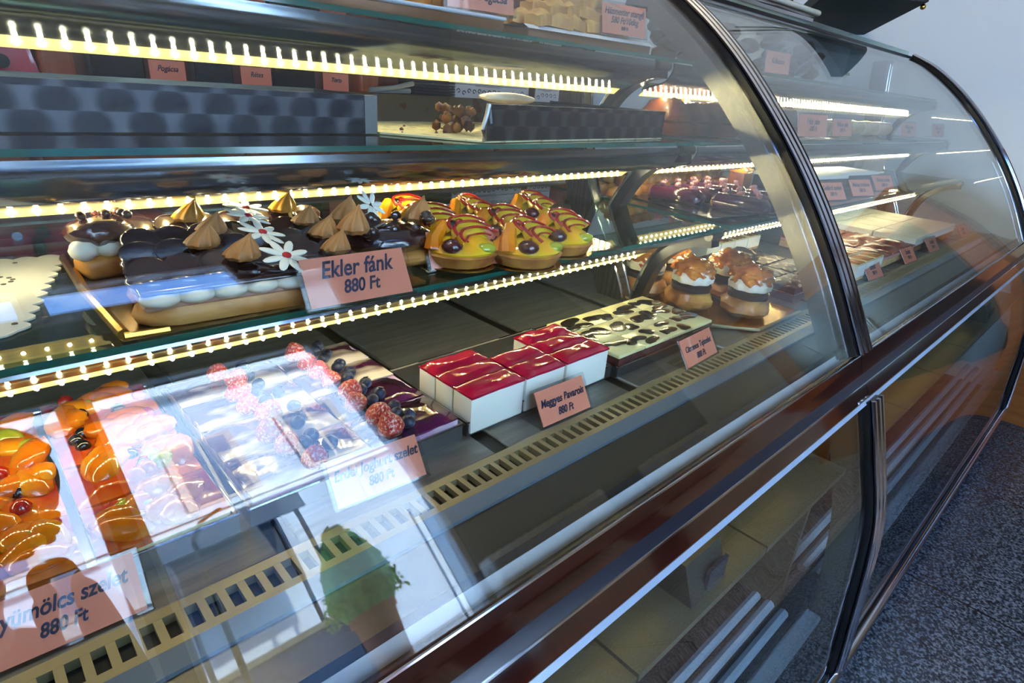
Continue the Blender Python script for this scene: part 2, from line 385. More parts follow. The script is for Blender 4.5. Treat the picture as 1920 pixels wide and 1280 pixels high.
# box plant in terracotta pot on a plinth outside the window
pl = thing('potted_box_tree', 'clipped green box cone in terracotta pot mirrored in the front glass', 'plant', (3.35, -7.6, FLOOR-.05))
def po(name, bm, m, sm=True): return obj(name, bm, m, pl, origin=(3.35, -7.6, FLOOR-.05), smooth=sm)
b = B(); box(b, 2.95, 3.75, -8.0, -7.2, FLOOR-.05, -1.25); po('plinth', b, mat('stone_plinth', 'a8a49c', .8), False)
b = B(); lathe(b, [(.22, -1.25), (.34, -.25), (.38, -.25), (.38, -.12), (.3, -.12)], (3.35, -7.6, 0), 20); po('pot', b, mat('terracotta', 'b3613c', .7))
b = B()
for i in range(650):
    h = random.random(); r = (.62*(1-h)**.7+.08)*random.uniform(.75, 1.02); a = random.random()*2*pi
    c = Vector((3.35+cos(a)*r, -7.6+sin(a)*r, -.12+h*1.8)); s = .05
    d = Vector((random.uniform(-1, 1), random.uniform(-1, 1), random.uniform(-1, 1))).normalized(); e = d.orthogonal().normalized()
    b.faces.new([b.verts.new(c+d*s), b.verts.new(c+e*s*.6), b.verts.new(c-d*s), b.verts.new(c-e*s*.6)])
lathe(b, [(.40, -.12), (.56, .2), (.46, .8), (.25, 1.4), (.05, 1.65)], (3.35, -7.6, 0), 16)
po('foliage', b, mat('box_leaves', '4a8c3a', .6, color2='86bd52', cscale=20), False)
# street lamp
b = B(); tube(b, [(1.9, -10, FLOOR-.05), (1.9, -10, 2.2), (1.95, -10, 3.6), (2.2, -10, 4.2), (2.6, -10, 4.4)], .06, 8)
sl = obj('street_lamp', b, M_BLACK, origin=(1.9, -10, FLOOR-.05)); tag(sl, 'thin black curved street lamp post outside, mirrored in the front glass', 'street lamp')
# ribbed radiators under the windows
def radiator(x0, x1, label, zt):
    t = thing('radiator', label, 'radiator', ((x0+x1)/2, YF+.2, FLOOR), group='radiators under the windows')
    b = B(); k = int((x1-x0)/.13)
    for i in range(k):
        x = x0+(x1-x0)*(i+.5)/k; rbox(x-.045, x+.045, YF+.1, YF+.4, FLOOR+.35, zt, .03, 2, b)
    box(b, x0, x1, YF+.18, YF+.3, FLOOR+.45, FLOOR+.55); box(b, x0, x1, YF+.18, YF+.3, zt-.2, zt-.1)
    obj('column_block', b, mat('radiator_white', 'd8d6c8', .35), t, origin=((x0+x1)/2, YF+.2, FLOOR))
    for x in (x0+.15, x1-.15):
        b = B(); box(b, x-.04, x+.04, YF+.18, YF+.32, FLOOR, FLOOR+.46); obj('foot', b, mat('radiator_white'), t, origin=((x0+x1)/2, YF+.2, FLOOR))
radiator(.9, 2.6, 'low white ribbed radiator below the window nearer the right wall', -1.4)
radiator(3.35, 5.3, 'tall white ribbed radiator beside the window, on the brown wall', -.6)
radiator(6.3, 8.2, 'tall white ribbed radiator in the corner by the right wall', -.6)
# added fill lamps, hung unseen from the ceiling
for i, (x, y) in enumerate(FILL_LAMPS):
    t = thing('fill_lamp', 'round white ceiling lamp over the %s' % ['staff side far left', 'staff side behind the left bay'][i], 'lamp', (x, y, CEIL), group='added fill lamps')
    b = B(); lathe(b, [(.4, -.08), (.42, 0)], n=28); obj('fill_lamp_base', b, M_CHROME, t)
    b = B(); lathe(b, [(.02, -.22), (.2, -.2), (.33, -.15), (.38, -.08)], n=28); obj('fill_lamp_shade', b, mat('fill_lamp_glow', 'fff4e0', .4, emit='ffe6c0', estr=110), t)
# the photographer, crouched behind the camera and mirrored in the front glass
def skin(name, pts, edges, m, parent, lvl=2):
    me = bpy.data.meshes.new(name); me.from_pydata([Vector(p[:3])*U for p in pts], edges, []); o = bpy.data.objects.new(name, me); C.objects.link(o)
    md = o.modifiers.new('skin', 'SKIN'); md.use_smooth_shade = True
    for v, p in zip(me.skin_vertices[0].data, pts):
        r_ = p[3]*U; v.radius = (r_, r_*(p[4] if len(p) > 4 else 1))
    me.skin_vertices[0].data[0].use_root = True
    sb = o.modifiers.new('sub', 'SUBSURF'); sb.levels = lvl; sb.render_levels = lvl; me.materials.append(m); o.parent = parent; return o
PO = Vector((-.62, -1.35, FLOOR))
ph = thing('person', 'person in dark jacket and jeans crouching before the case, raising a black camera', 'person', PO)
def pp(x, y, z, *r): return (x-PO.x, y-PO.y, z-PO.z)+r
m_skin = mat('skin', 'b98468', .5, sub=.1); m_jac = mat('dark_jacket', '1d2026', .8, bump=.3, bscale=40); m_jean = mat('denim', '26344c', .8, bump=.3, bscale=80)
right_ = ROT @ Vector((1, 0, 0)); fw_ = ROT @ Vector((0, 0, 1)); up_ = ROT @ Vector((0, -1, 0)); cc_ = -fw_*.26
rh = cc_+right_*.23-up_*.02; lh = cc_-right_*.20-up_*.10
J = [pp(-.62, -1.65, -1.35, .36, .8), pp(-.56, -1.42, -.85, .36, .8), pp(-.45, -1.12, -.30, .40, .7), pp(-.33, -.92, .02, .17), pp(-.24, -.78, .26, .15),
     pp(-.12, -1.25, -.20, .16), pp(.08, -1.00, -.62, .12), pp(rh.x-.02, rh.y-.12, rh.z-.06, .075),
     pp(-.72, -.98, -.25, .16), pp(-.66, -.62, -.68, .12), pp(lh.x-.05, lh.y-.08, lh.z-.10, .075),
     pp(-.42, -1.55, -1.45, .25), pp(-.10, -.85, -1.62, .18), pp(-.20, -1.35, -2.70, .11), pp(-.14, -1.05, -2.88, .10),
     pp(-.84, -1.55, -1.45, .25), pp(-.78, -.80, -1.90, .18), pp(-.90, -1.55, -2.72, .11), pp(-.88, -1.25, -2.88, .10)]
body = skin('body', [(p[0], p[1], p[2], p[3]*.9)+tuple(p[4:]) for p in J], [(0, 1), (1, 2), (2, 3), (3, 4), (2, 5), (5, 6), (6, 7), (2, 8), (8, 9), (9, 10), (0, 11), (11, 12), (12, 13), (13, 14), (0, 15), (15, 16), (16, 17), (17, 18)], m_skin, ph)
skin('jacket', [J[1][:3]+(.40, .85), J[2][:3]+(.44, .72), J[3][:3]+(.19,), J[5], J[6][:3]+(.135,), tuple(Vector(J[7][:3])*.85+Vector(J[6][:3])*.15)+(.095,), J[8], J[9][:3]+(.135,), tuple(Vector(J[10][:3])*.85+Vector(J[9][:3])*.15)+(.095,)],
     [(0, 1), (1, 2), (1, 3), (3, 4), (4, 5), (1, 6), (6, 7), (7, 8)], m_jac, ph)
skin('trousers', [J[0][:3]+(.39, .85), J[1][:3]+(.385, .85), J[11][:3]+(.27,), J[12][:3]+(.205,), J[13][:3]+(.14,), J[15][:3]+(.27,), J[16][:3]+(.205,), J[17][:3]+(.14,)], [(0, 1), (0, 2), (2, 3), (3, 4), (0, 5), (5, 6), (6, 7)], m_jean, ph)
for a_, b_ in ((13, 14), (17, 18)):
    b = B(); q0 = Vector(J[a_][:3]); q1 = Vector(J[b_][:3]); q0.z = q1.z = .09; tube(b, [q0-(q1-q0)*.25, q0, (q0+q1)/2, q1, q1+(q1-q0)*.25], .11, 10, taper=lambda k: .75+.5*sin(pi*k)*.6)
    for v in b.verts: v.co.z = max(v.co.z, .002)
    obj('shoe', b, M_BLACK, ph)
hd = Vector(pp(-.16, -.64, .54)[:3]); HM = Matrix.Translation(hd) @ Matrix.Rotation(radians(38), 4, 'Z').inverted() @ Matrix.Rotation(radians(-20), 4, 'X')
b = B(); sph(b, (0, 0, 0), .29, 4, (.80, .95, 1.12))
for v in b.verts:
    x, y, z = v.co
    if z < -.05: v.co.x *= 1-.9*(-z-.05); v.co.y += .02
    if y > .15 and abs(x) < .05 and -.10 < z < .05: v.co.y += .07*(1-abs(x)/.05)*(1-(z+.10)/.15)
    if y > .15 and abs(abs(x)-.09) < .045 and abs(z-.02) < .035: v.co.y -= .02
sph(b, (-.235, 0, -.02), .06, 2, (.4, .8, 1.2)); sph(b, (.235, 0, -.02), .06, 2, (.4, .8, 1.2)); tube(b, [(-.05, .262, -.15), (0, .272, -.148), (.05, .262, -.15)], .014, 6); cyl(b, (0, -.05, -.2), (0, -.16, -.5), .13)
bmesh.ops.transform(b, matrix=HM, verts=b.verts); obj('head', b, m_skin, ph)
for sx_ in (-.09, .09): b = B(); sph(b, HM @ Vector((sx_, .245, .02)), .028, 2); obj('eye', b, M_PAPER, ph)
b = B(); sph(b, (0, -.04, .06), .31, 3, (.86, .96, 1.08), nz=.08)
bmesh.ops.delete(b, geom=[v for v in b.verts if v.co.y > .06 and v.co.z < .16 or v.co.z < -.16], context='VERTS'); bmesh.ops.transform(b, matrix=HM, verts=b.verts); obj('hair', b, mat('dark_hair', '1c1410', .6, bump=.6, bscale=60), ph)
def hand(c, ax, side, par):
    # palm behind the grip, four fingers curling forward round it, thumb on the back
    c = c-PO; pts = [tuple(c-fw_*.05)+(.05,), tuple(c)+(.055,)]; skin('palm', [tuple(c-fw_*.07-up_*.04)+(.045,), tuple(c-fw_*.02)+(.05,), tuple(c+fw_*.03+up_*.02)+(.04,)], [(0, 1), (1, 2)], m_skin, par)
    for k in range(4):
        o = up_*(.045-.03*k); l = (.95, 1.05, 1.0, .8)[k]
        skin('finger', [tuple(c+o+fw_*.02)+(.022,), tuple(c+o+fw_*.07*l-right_*side*.015)+(.020,), tuple(c+o+fw_*.085*l-right_*side*.06)+(.018,), tuple(c+o+fw_*.075*l-right_*side*.095)+(.015,)], [(0, 1), (1, 2), (2, 3)], m_skin, par)
    skin('thumb', [tuple(c-up_*.03-fw_*.05)+(.026,), tuple(c+up_*.01-fw_*.075-right_*side*.03)+(.023,), tuple(c+up_*.04-fw_*.07-right_*side*.07)+(.018,)], [(0, 1), (1, 2)], m_skin, par)
hand(rh, right_, 1, ph); hand(lh, right_, -1, ph)
CM = Matrix((right_, up_, -fw_)).transposed().to_4x4()
cmr = thing('photo_camera', 'black camera with wide lens held up by the crouching person', 'camera', cc_)
b = rbox(-.19, .17, -.13, .10, -.07, .07, .025, 3); rbox(-.07, .07, .09, .15, -.06, .06, .02, 2, b); bmesh.ops.transform(b, matrix=CM, verts=b.verts); obj('camera_body', b, M_BLACK, cmr)
b = B(); cyl(b, (0, 0, -.06), (0, 0, -.15), .095, n=28); bmesh.ops.transform(b, matrix=CM, verts=b.verts); obj('lens_barrel', b, mat('lens_black', '15161a', .3), cmr)
b = B(); cyl(b, (0, 0, -.150), (0, 0, -.156), .075, n=28); bmesh.ops.transform(b, matrix=CM, verts=b.verts); obj('front_lens', b, mat('coated_lens', '1c1830', .05, coat=1), cmr)
# wooden cabinet by the right wall
cb = thing('oak_cabinet', 'orange oak cabinet with dark glazed front, mirrored in the right bay glass', 'cabinet', (8.2, -1.0, FLOOR))
def co(name, bm, m, sm=False): return obj(name, bm, m, cb, origin=(8.2, -1.0, FLOOR), smooth=sm)
b = B(); box(b, 8.0, 8.42, -2.5, .32, FLOOR, .55); co('carcass', b, M_OAK)
b = B(); box(b, 7.97, 8.0, -2.2, .05, -2.1, .05); co('glazed_door', b, mat('dark_cabinet_glass', '2a2a24', .15, spec=.7))
b = B(); cyl(b, (7.93, -1.1, -1.0), (7.93, -1.1, -.7), .025); co('door_handle', b, M_CHROME, True)

# ------------------------------------------------------------------ back of the shop: panelled counter wall
wc = thing('panelled_wall_cabinet', 'reddish cherry wood cabinet wall with small round knobs behind the left bay', 'cabinet', (1.5, 4.5, FLOOR))
def wo_(name, bm, m, par=None, sm=False): return obj(name, bm, m, par or wc, origin=(1.5, 4.5, FLOOR), smooth=sm)
WXR = 5.25
b = B(); box(b, -4.5, WXR, 4.36, 4.74, FLOOR, -.16); wo_('carcass', b, M_WOODD)
b = B(); box(b, -4.5, WXR, 4.60, 4.74, -.16, 1.9); wo_('back_panel', b, M_WOODD)
b = B(); box(b, -4.55, WXR, 4.22, 4.74, -.21, -.14); wo_('shelf_board', b, M_WOOD)
for k, x in enumerate((-3.2, -1.0, .62, 2.55, 4.95)):
    b = B(); rbox(x-.08, x+.08, 4.30, 4.6, -.14, 1.9, .02, 2, b); wo_('pilaster', b, M_WOOD)
b = B(); box(b, -4.5, WXR+.05, 4.2, 4.74, 1.9, 2.0); wo_('cornice', b, M_WOOD)
dx = [-3.05, -1.9, -.75, .42, 1.57, 2.72, 3.87, 5.02]
for i in range(len(dx)-1):
    b = B(); rbox(dx[i]+.02, dx[i+1]-.02, 4.30, 4.37, -2.7, -.3, .02, 1, b)
    d = wo_('door', b, M_WOOD)
    b = B(); rbox(dx[i]+.16, dx[i+1]-.16, 4.28, 4.31, -2.5, -1.25, .02, 1, b); wo_('door_panel', b, M_WOODD, d)
    if i >= 1:
        kx = dx[i+1]-.42 if i > 2 else dx[i+1]-.40
        b = B(); cyl(b, (kx, 4.31, -.93), (kx, 4.2, -.93), .02, n=10); sph(b, (kx, 4.19, -.93), .055, 2, (1, .6, 1)); cyl(b, (kx, 4.305, -.93), (kx, 4.29, -.93), .07, n=14)
        wo_('door_knob', b, mat('blue_steel_knob', '3c4652', .3, 1), d, True)
# things on its shelf
t = thing('scale', 'red kitchen scale with black knobs on the cabinet shelf, far left', 'scale', (.28, 4.4, -.14))
b = B(); vs = box(b, -.5, .26, -.1, .12, 0, .34)
for v in vs:
    if v.co.z > .1: v.co.y += .06
    if v.co.z > .1 and v.co.x > 0: v.co.x -= .06
bmesh.ops.bevel(b, geom=b.edges[:], offset=.02, segments=2, affect='EDGES'); obj('housing', b, mat('red_enamel', 'b01420', .25, coat=.6), t)
b = B(); cyl(b, (.1, -.10, .07), (.1, -.13, .07), .035, n=16); obj('knob', b, M_BLACK, t)
b = B(); cyl(b, (-.02, -.09, .08), (-.02, -.115, .08), .025, n=16); obj('knob', b, M_CHROME, t)
b = B(); rbox(.04, .1, -.10, -.08, .09, .28, .01, 1, b); obj('slot', b, M_BLACK, t)
b = B(); box(b, -.3, -.06, -.075, -.06, .2, .3); obj('dial', b, mat('dial_grey', 'a7b3b8', .3), t)
for i, (x, w) in enumerate(((1.18, .2), (1.72, .2), (2.3, .2))):
    t = thing('price_card', 'small salmon card on the dark back shelf, %s of three in the row' % ['leftmost', 'middle', 'rightmost'][i], 'price card', (x, 4.36, -.14), group='salmon cards on the back shelf')
    b = B(); box(b, -w/2, w/2, -.006, 0, 0, .13); obj('card', b, M_SALMON, t, smooth=False)
    text(['Pogácsa', 'Rétes', 'Torta'][i], .045, M_INK, t, (0, -.009, .07), (pi/2, 0, 0), name='lettering')
for i, (x0, x1) in enumerate(((.8, 1.08), (1.36, 1.6), (1.86, 2.18))):
    b = B(); rbox(x0, x1, 4.42, 4.58, -.14, .16, .015, 1, b)
    o = obj('storage_tin', b, mat('dark_tin', '10141a', .3, .4), origin=((x0+x1)/2, 4.5, -.14)); tag(o, 'black tin on the back shelf, %s of the three behind the salmon cards' % ['leftmost', 'middle', 'rightmost'][i], 'tin', 'black tins on the back shelf')
mc = thing('wire_basket', 'dark navy woven basket on the cabinet shelf left of the menu boards', 'basket', (3.15, 4.4, -.14))
b = B()
for k in range(6): tube(b, [(.27*cos(a)*(1), .1*sin(a), .01+k*.022) for a in [2*pi*q/20 for q in range(21)]], .011, 6)
obj('weave', b, mat('navy_basket', '111a26', .5), mc)
b = B(); box(b, -.26, .26, -.09, .09, 0, .01); obj('bottom', b, MATS['navy_basket'], mc, smooth=False)
def ornament(label, x0, x1, zt):
    t = thing('menu_board', label, 'menu', ((x0+x1)/2, 4.5, -.14), group='menu boards behind the case'); w = x1-x0
    b = B(); box(b, -w/2, w/2, -.01, 0, 0, zt); obj('sheet', b, M_PAPER, t, smooth=False)
    b = B(); rnd = random.Random(int(x0*100))
    def curl(cx, cz, r, s):
        tube(b, [(cx+s*r*cos(a)*(1-a/9), -.012, cz+r*sin(a)*(1-a/9)) for a in [q*.6 for q in range(10)]], .004, 4)
    for k in range(int(w/.06)):
        for z in (.06, .20, zt-.06): curl(-w/2+.04+k*.06, z+rnd.uniform(-.012, .012), .022, rnd.choice((-1, 1)))
    box(b, -w/2+.03, w/2-.03, -.012, -.010, .12, .124)
    for k in range(8):
        z = .07+k*.012; box(b, -w*.2, w*.2*rnd.uniform(.4, 1), -.012, -.010, z+.04, z+.043)
    obj('ornament', b, M_INK, t)
ornament('wide white menu sheet with black scroll ornament behind the right quilted tray', 3.45, 4.42, .42)
ornament('narrow white menu sheet with scroll ornament, right of the wide one', 4.52, 4.86, .42)
# hanging black shelf top right
hs = thing('hanging_shelf', 'black hanging wall shelf with wire struts above the right end of the case', 'shelf', (9, 2.6, 1.1))
z = .85
b = B(); lo_ = [(5.59, 2.35), (6.08, 1.72), (8.4, 2.95), (8.4, 4.3), (7.4, 3.4)]
f0 = [b.verts.new((x, y, z)) for x, y in lo_]; f1 = [b.verts.new((x, y, z+.10)) for x, y in lo_]
b.faces.new(f0[::-1]); b.faces.new(f1)
for i in range(5): b.faces.new((f0[i], f0[(i+1) % 5], f1[(i+1) % 5], f1[i]))
obj('board', b, mat('black_board', '060505', .7), hs, origin=(9, 2.6, 1.1), smooth=False)
b = B(); sph(b, (6.12, 1.76, z-.03), .022, 2); obj('end_knob', b, M_GOLD, hs, origin=(9, 2.6, 1.1))
for x, y in ((5.75, 2.4), (7.1, 3.3)):
    b = B(); tube(b, [(x, y, z+.08), (x-.15, y, z+.9)], .015, 6); tube(b, [(x, y+.05, z+.08), (x+.35, y+.2, z+.9)], .022, 6); obj('strut', b, M_BLACK, hs, origin=(9, 2.6, 1.1))

# ------------------------------------------------------------------ THE DISPLAY CASE
CX = (2.86, FLOOR)
CO = (2.9, 1.3, FLOOR)
case = thing('display_case', 'long curved-glass pastry display case with mahogany and chrome trim on granite floor', 'display case', CO)
def ca(name, bm, m, par=None, sm=True): return obj(name, bm, m, par or case, origin=CO, smooth=sm)
PROF = [(.30, -2.68), (.318, -2.4), (.372, -1.79), (.47, -1.43), (.554, -1.174)]
UP = [(.652, -.99), (.852, -.632), (1.083, -.299), (1.34, -.005), (1.60, .24), (1.87, .435), (2.10, .545)]
def cr_(pts, n=10):
    out = []
    for i in range(len(pts)-1):
        p0 = Vector(pts[max(i-1, 0)]); p1 = Vector(pts[i]); p2 = Vector(pts[i+1]); p3 = Vector(pts[min(i+2, len(pts)-1)])
        for k in range(n):
            t = k/n; v = .5*((2*p1)+(-p0+p2)*t+(2*p0-5*p1+4*p2-p3)*t*t+(-p0+3*p1-3*p2+p3)*t**3); out.append((v.x, v.y))
    out.append(tuple(pts[-1])); return out
LOW = cr_(PROF); UPP = cr_(UP)
def offs(path, d):
    out = []
    for i in range(len(path)):
        a = Vector(path[max(i-1, 0)]); c = Vector(path[min(i+1, len(path)-1)]); t = (c-a).normalized(); out.append((path[i][0]+t.y*d, path[i][1]-t.x*d))
    return out     # positive = towards the inside
X0, XD, XE = -2.2, 2.84, 7.44       # left end, divider, right end
bays = [(X0+.04, XD-.03), (XD+.05, XE-.03)]
for i, (a, c) in enumerate(bays):
    b = B(); ribbon(b, UPP, .018, a, c)
    g = ca('front_glass', b, G_CASE); g['label'] = ['left front glass mirroring the street window', 'right front glass mirroring the white wall'][i]
    b = B(); ribbon(b, LOW, .018, a, c); ca('lower_glass', b, G_CASE)
# divider and end posts: round-nosed chrome over rubber, brushed band inside
def post(x, w, band):
    for nm, path in (('curved_post', UPP), ('lower_post', LOW)):
        b = B(); ribbon(b, offs(path, .02), -.045, x-w*.30, x+w*.62); ca(nm, b, M_DCHROME)
        k = 0
        for dx, r, mm in ((-w*.34, .011, M_CHROME), (w*.12, .014, M_CHROME), (w*.62, .011, M_CHROME)):
            b = B(); tube(b, [(x+dx, p[0], p[1]) for p in offs(path, -.028)], r, 8); ca('post_bead', b, mm)
        b = B(); ribbon(b, offs(path, -.012), .05, x-w*.62, x-w*.34); ca('post_gasket', b, M_BLACK)
    if band:
        b = B(); pin = offs(UPP, .018); pin2 = offs(UPP, .135)
        n = len(pin); rows = []
        for xx in (x-.075, x-.068):
            rows.append([[b.verts.new((xx, p[0], p[1])) for p in pp] for pp in (pin, pin2)])
        for i in range(n-1):
            (a0, c0), (a1, c1) = rows
            b.faces.new((a0[i], a0[i+1], c0[i+1], c0[i])); b.faces.new((a1[i], c1[i], c1[i+1], a1[i+1]))
            b.faces.new((a0[i], a1[i], a1[i+1], a0[i+1])); b.faces.new((c0[i], c0[i+1], c1[i+1], c1[i]))
        ca('divider_band', b, M_BAND)
post(XD, .10, True); post(XE, .10, False); post(X0, .10, False)
# end cheeks
for x in (X0-.03, XE+.02):
    b = B(); pts = LOW+UPP+[(2.7, .60), (2.7, -2.68)]
    a_ = [b.verts.new((x, p[0]+.01, p[1])) for p in pts]; c_ = [b.verts.new((x+.02, p[0]+.01, p[1])) for p in pts]
    for i in range(len(pts)):
        k = (i+1) % len(pts); b.faces.new((a_[i], a_[k], c_[k], c_[i]))
    b.faces.new(a_[::-1]); b.faces.new(c_); ca('end_glass', b, G_CASE, sm=False)
# sill: white seal, rubber, mahogany, navy bumper
b = B(); extr(b, [(.735, -1.012), (.722, -1.008), (.700, -1.040), (.712, -1.06)], X0, XD-.05); extr(b, [(.735, -1.012), (.722, -1.008), (.700, -1.040), (.712, -1.06)], XD+.07, XE); ca('white_seal_strip', b, M_WHITE)
b = B(); extr(b, [(.745, -1.02), (.740, -.996), (.722, -1.006), (.730, -1.03)], X0, XE); ca('inner_rubber', b, M_BLACK, sm=False)
b = B(); extr(b, [(.700, -1.041), (.672, -1.020), (.650, -.999), (.644, -1.003), (.66, -1.07), (.70, -1.07)], X0, XE); ca('rubber_gasket', b, M_BLACK, sm=False)
b = B(); tube(b, [(X0, .643, -.993), (XE, .643, -.993)], .0045, 6); ca('chrome_bead', b, M_CHROME)
for a, c in ((X0, XD-.002), (XD+.002, XE)):
    b = B(); ribbon(b, cr_([(.556, -1.172), (.575, -1.135), (.592, -1.105), (.612, -1.073), (.628, -1.035), (.640, -.995)], 5), .03, a, c); ca('mahogany_trim', b, M_WOODTRIM)
b = B(); extr(b, [(.625, -1.066), (.604, -1.078), (.5855, -1.101), (.60, -1.112)], X0, XE); ca('bumper', b, M_BUMP)
b = B(); tube(b, [(X0, .585, -1.104), (XE, .585, -1.104)], .005, 6); ca('bumper_bead', b, M_CHROME)
b = B(); extr(b, [(.556, -1.166), (.544, -1.180), (.55, -1.192), (.575, -1.18)], X0, XE); ca('lower_strip', b, mat('pale_blue_strip', '8ea2b6', .3, .2), sm=False)
# base: chrome rail near the floor, feet, plinth
b = B(); tube(b, [(X0, .285, -2.66), (XE+.03, .285, -2.66)], .028, 10); ca('floor_rail', b, M_CHROME)
b = B(); box(b, X0, XE, .29, .34, -2.74, -2.67); ca('floor_rail_back', b, mat('lilac_steel', '7f8fb0', .3, .6), sm=False)
for x in (XE-.04, XD, X0+.1):
    b = B(); rbox(x-.04, x+.06, .30, .42, FLOOR, -2.66, .01, 1, b); ca('foot', b, M_GREY)
b = B(); box(b, X0+.1, XE-.1, .75, 2.6, FLOOR, -2.5); ca('plinth', b, M_BLACK, sm=False)
b = B(); box(b, X0, XE, .32, 2.65, -2.56, -2.5); ca('storage_floor', b, mat('storage_floor', '2d383c', .35, .6), sm=False)
b = B(); box(b, X0, XE, 1.0, 1.04, -2.5, -1.1); ca('storage_back', b, mat('storage_back_steel', '33382e', .4, .7), sm=False)
# storage shelf panels with seams (lower compartment)
for a, c in bays:
    n = 6; w = (c-a-.1)/n
    for i in range(n):
        b = B(); box(b, a+.05+i*w, a+.05+(i+1)*w-.012, .53, 1.0, -1.53, -1.5); ca('storage_shelf', b, M_LOWSTEEL, sm=False)
    for k, y in enumerate((.675, .605, .535)):
        b = B(); tube(b, [(a+.02, y, -2.25), (c-.30, y, -2.25), (c-.28, y, -2.25)], .024, 8); ca('louver', b, mat('pale_louver', '9db2c4', .3, .3))
    b = B(); rbox(a+.02, c-.16, .40, .475, -2.28, -2.24, .01, 1, b); ca('kick_panel', b, MATS['pale_louver'])
    b = B(); ribbon(b, offs(LOW, .03), .12, c-.05, c-.04); ca('lower_band', b, M_LOWSTEEL)
b = B(); box(b, X0+.1, XD-.1, .70, .72, -1.20, -1.19); box(b, XD+.1, XE-.1, .70, .72, -1.20, -1.19); ca('storage_light', b, mat('storage_led', 'f4e6a0', .4, emit='ffe070', estr=1.6), sm=False)
b = B(); box(b, XD-.02, XD+.02, .64, 1.04, -2.5, -1.17); ca('storage_partition', b, M_LOWSTEEL, sm=False)
# controller boxes
for x in (1.60, 6.1):
    b = B(); vs = box(b, x-.14, x+.08, .56, .70, -1.5, -1.36)
    for v in vs:
        if v.co.z > -1.45 and v.co.y < .6: v.co.y += .05
    o = ca('controller', b, mat('controller_grey', '5a5f58', .35, .7), sm=False)
    b = B(); box(b, x-.05, x+.07, .562, .575, -1.48, -1.40); ca('display', b, mat('dark_display', '24303f', .15), o, False)
# deck
b = B(); box(b, X0, XE, .74, 2.62, -1.16, -1.03); ca('deck_tub', b, M_BLACK, sm=False)
b = B(); extr(b, [(.735, -1.022), (.895, -1.002), (.895, -1.03), (.735, -1.04)], X0, XD-.09); extr(b, [(.735, -1.022), (.895, -1.002), (.895, -1.03), (.735, -1.04)], XD-.08, XE); ca('front_ledge', b, mat('dark_ledge_steel', '5f5b50', .26, .8, bump=.05, bscale=30), sm=False)
b = B(); box(b, X0, XE, .893, .948, -1.03, -.992); ca('gutter_strip', b, M_GREY, sm=False)
b = B(); box(b, X0, XE, .948, .975, -1.02, -.998); box(b, X0, XE, 1.035, 1.062, -1.02, -.998)
k = int((XE-X0)/.0392)
for i in range(k):
    x = X0+i*.0392; vs = box(b, x, x+.016, .972, 1.038, -1.016, -.9985)
ca('air_grille', b, M_BRASS, sm=False)
b = B(); box(b, X0, XE, .97, 1.04, -1.03, -1.025); ca('grille_channel', b, M_BLACK, sm=False)
seams = [-2.2, -1.53, -.88, -.23, .385, 1.04, 1.70, 2.34, 2.80, 3.44, 4.08, 4.72, 5.36, 6.0, 6.64, 7.44]
for i in range(len(seams)-1):
    b = B(); rbox(seams[i]+.045, seams[i+1]-.01, 1.062, 2.6, -1.02, -1.0, .006, 1, b); ca('deck_panel', b, M_DECK)
b = B(); box(b, X0, XE, 1.062, 2.6, -1.03, -1.012); ca('deck_underlay', b, mat('dark_deck', '3b3933', .3, .9), sm=False)
# steel-lined base under deck
b = B(); box(b, X0, XE, 2.60, 2.66, -2.5, -.72); ca('rear_panel', b, M_STEEL, sm=False)
# rear rails (sliding door tracks)
for z0, z1, y in ((-.72, -.66, 2.52), (-.64, -.60, 2.50), (-.58, -.53, 2.52)):
    b = B(); rbox(X0, XE, y, y+.12, z0, z1, .012, 2, b); ca('rear_rail', b, M_STEEL)
# canopy top
b = B(); extr(b, [(2.08, .55), (2.10, .50), (2.17, .50), (2.17, .56)], X0, XE); ca('top_channel', b, M_BLACK, sm=False)
b = B(); tube(b, [(X0, 2.075, .51), (XE, 2.075, .51)], .02, 8); ca('top_chrome', b, M_CHROME)
b = B(); box(b, X0, XE, 2.14, 2.75, .56, .60); ca('top_glass', b, G_SHELF, sm=False)
b = B(); rbox(X0, 5.0, 2.13, 2.7, .58, .635, .015, 2, b); ca('reflected_wood', b, M_WOODTRIM)  # solid wood slab standing in for a reflection in the top glass
b = B(); rbox(X0, 5.08, 2.115, 2.2, .635, .675, .02, 3, b); ca('reflected_cream_strip', b, mat('cream_reflection', 'c9c0a4', .25, coat=.4))  # reflection of a long lamp, built as a solid cream strip
# rear frame and posts that carry the shelves
STAN = [(1.70, -1.0), (1.80, -.80), (1.95, -.58), (2.04, -.40), (2.12, -.1), (2.18, .3), (2.2, .5)]
def support(x):
    b = B(); ribbon(b, cr_(STAN, 6), .16, x-.03, x+.03); ca('stanchion', b, M_STEEL)
    b = B(); tube(b, [(x-.035, p[0]-.004, p[1]) for p in cr_(STAN, 6)], .007, 6); tube(b, [(x+.035, p[0]-.004, p[1]) for p in cr_(STAN, 6)], .007, 6); ca('stanchion_bead', b, M_CHROME)
    for ey, ez, py, pz in ((1.28, -.56, 1.66, -.97), (1.50, -.215, 1.90, -.58), (1.70, .13, 2.06, -.22)):
        arc = cr_([(ey, ez), (ey+.10, ez-.02), (ey+.22, ez-.09), (ey+.31, ez-.20), (py, pz)], 6)
        b = B(); ribbon(b, arc, .05, x-.035, x+.035); ca('shelf_arm', b, M_BLACK)
        b = B(); tube(b, [(x-.037, p[0], p[1]+.004) for p in arc], .009, 6); tube(b, [(x+.037, p[0], p[1]+.004) for p in arc], .009, 6); ca('arm_bead', b, M_CHROME)
        b = B(); cyl(b, (x-.05, ey+.01, ez+.002), (x+.05, ey+.01, ez+.002), .022, n=12); ca('arm_cap', b, M_STEEL)
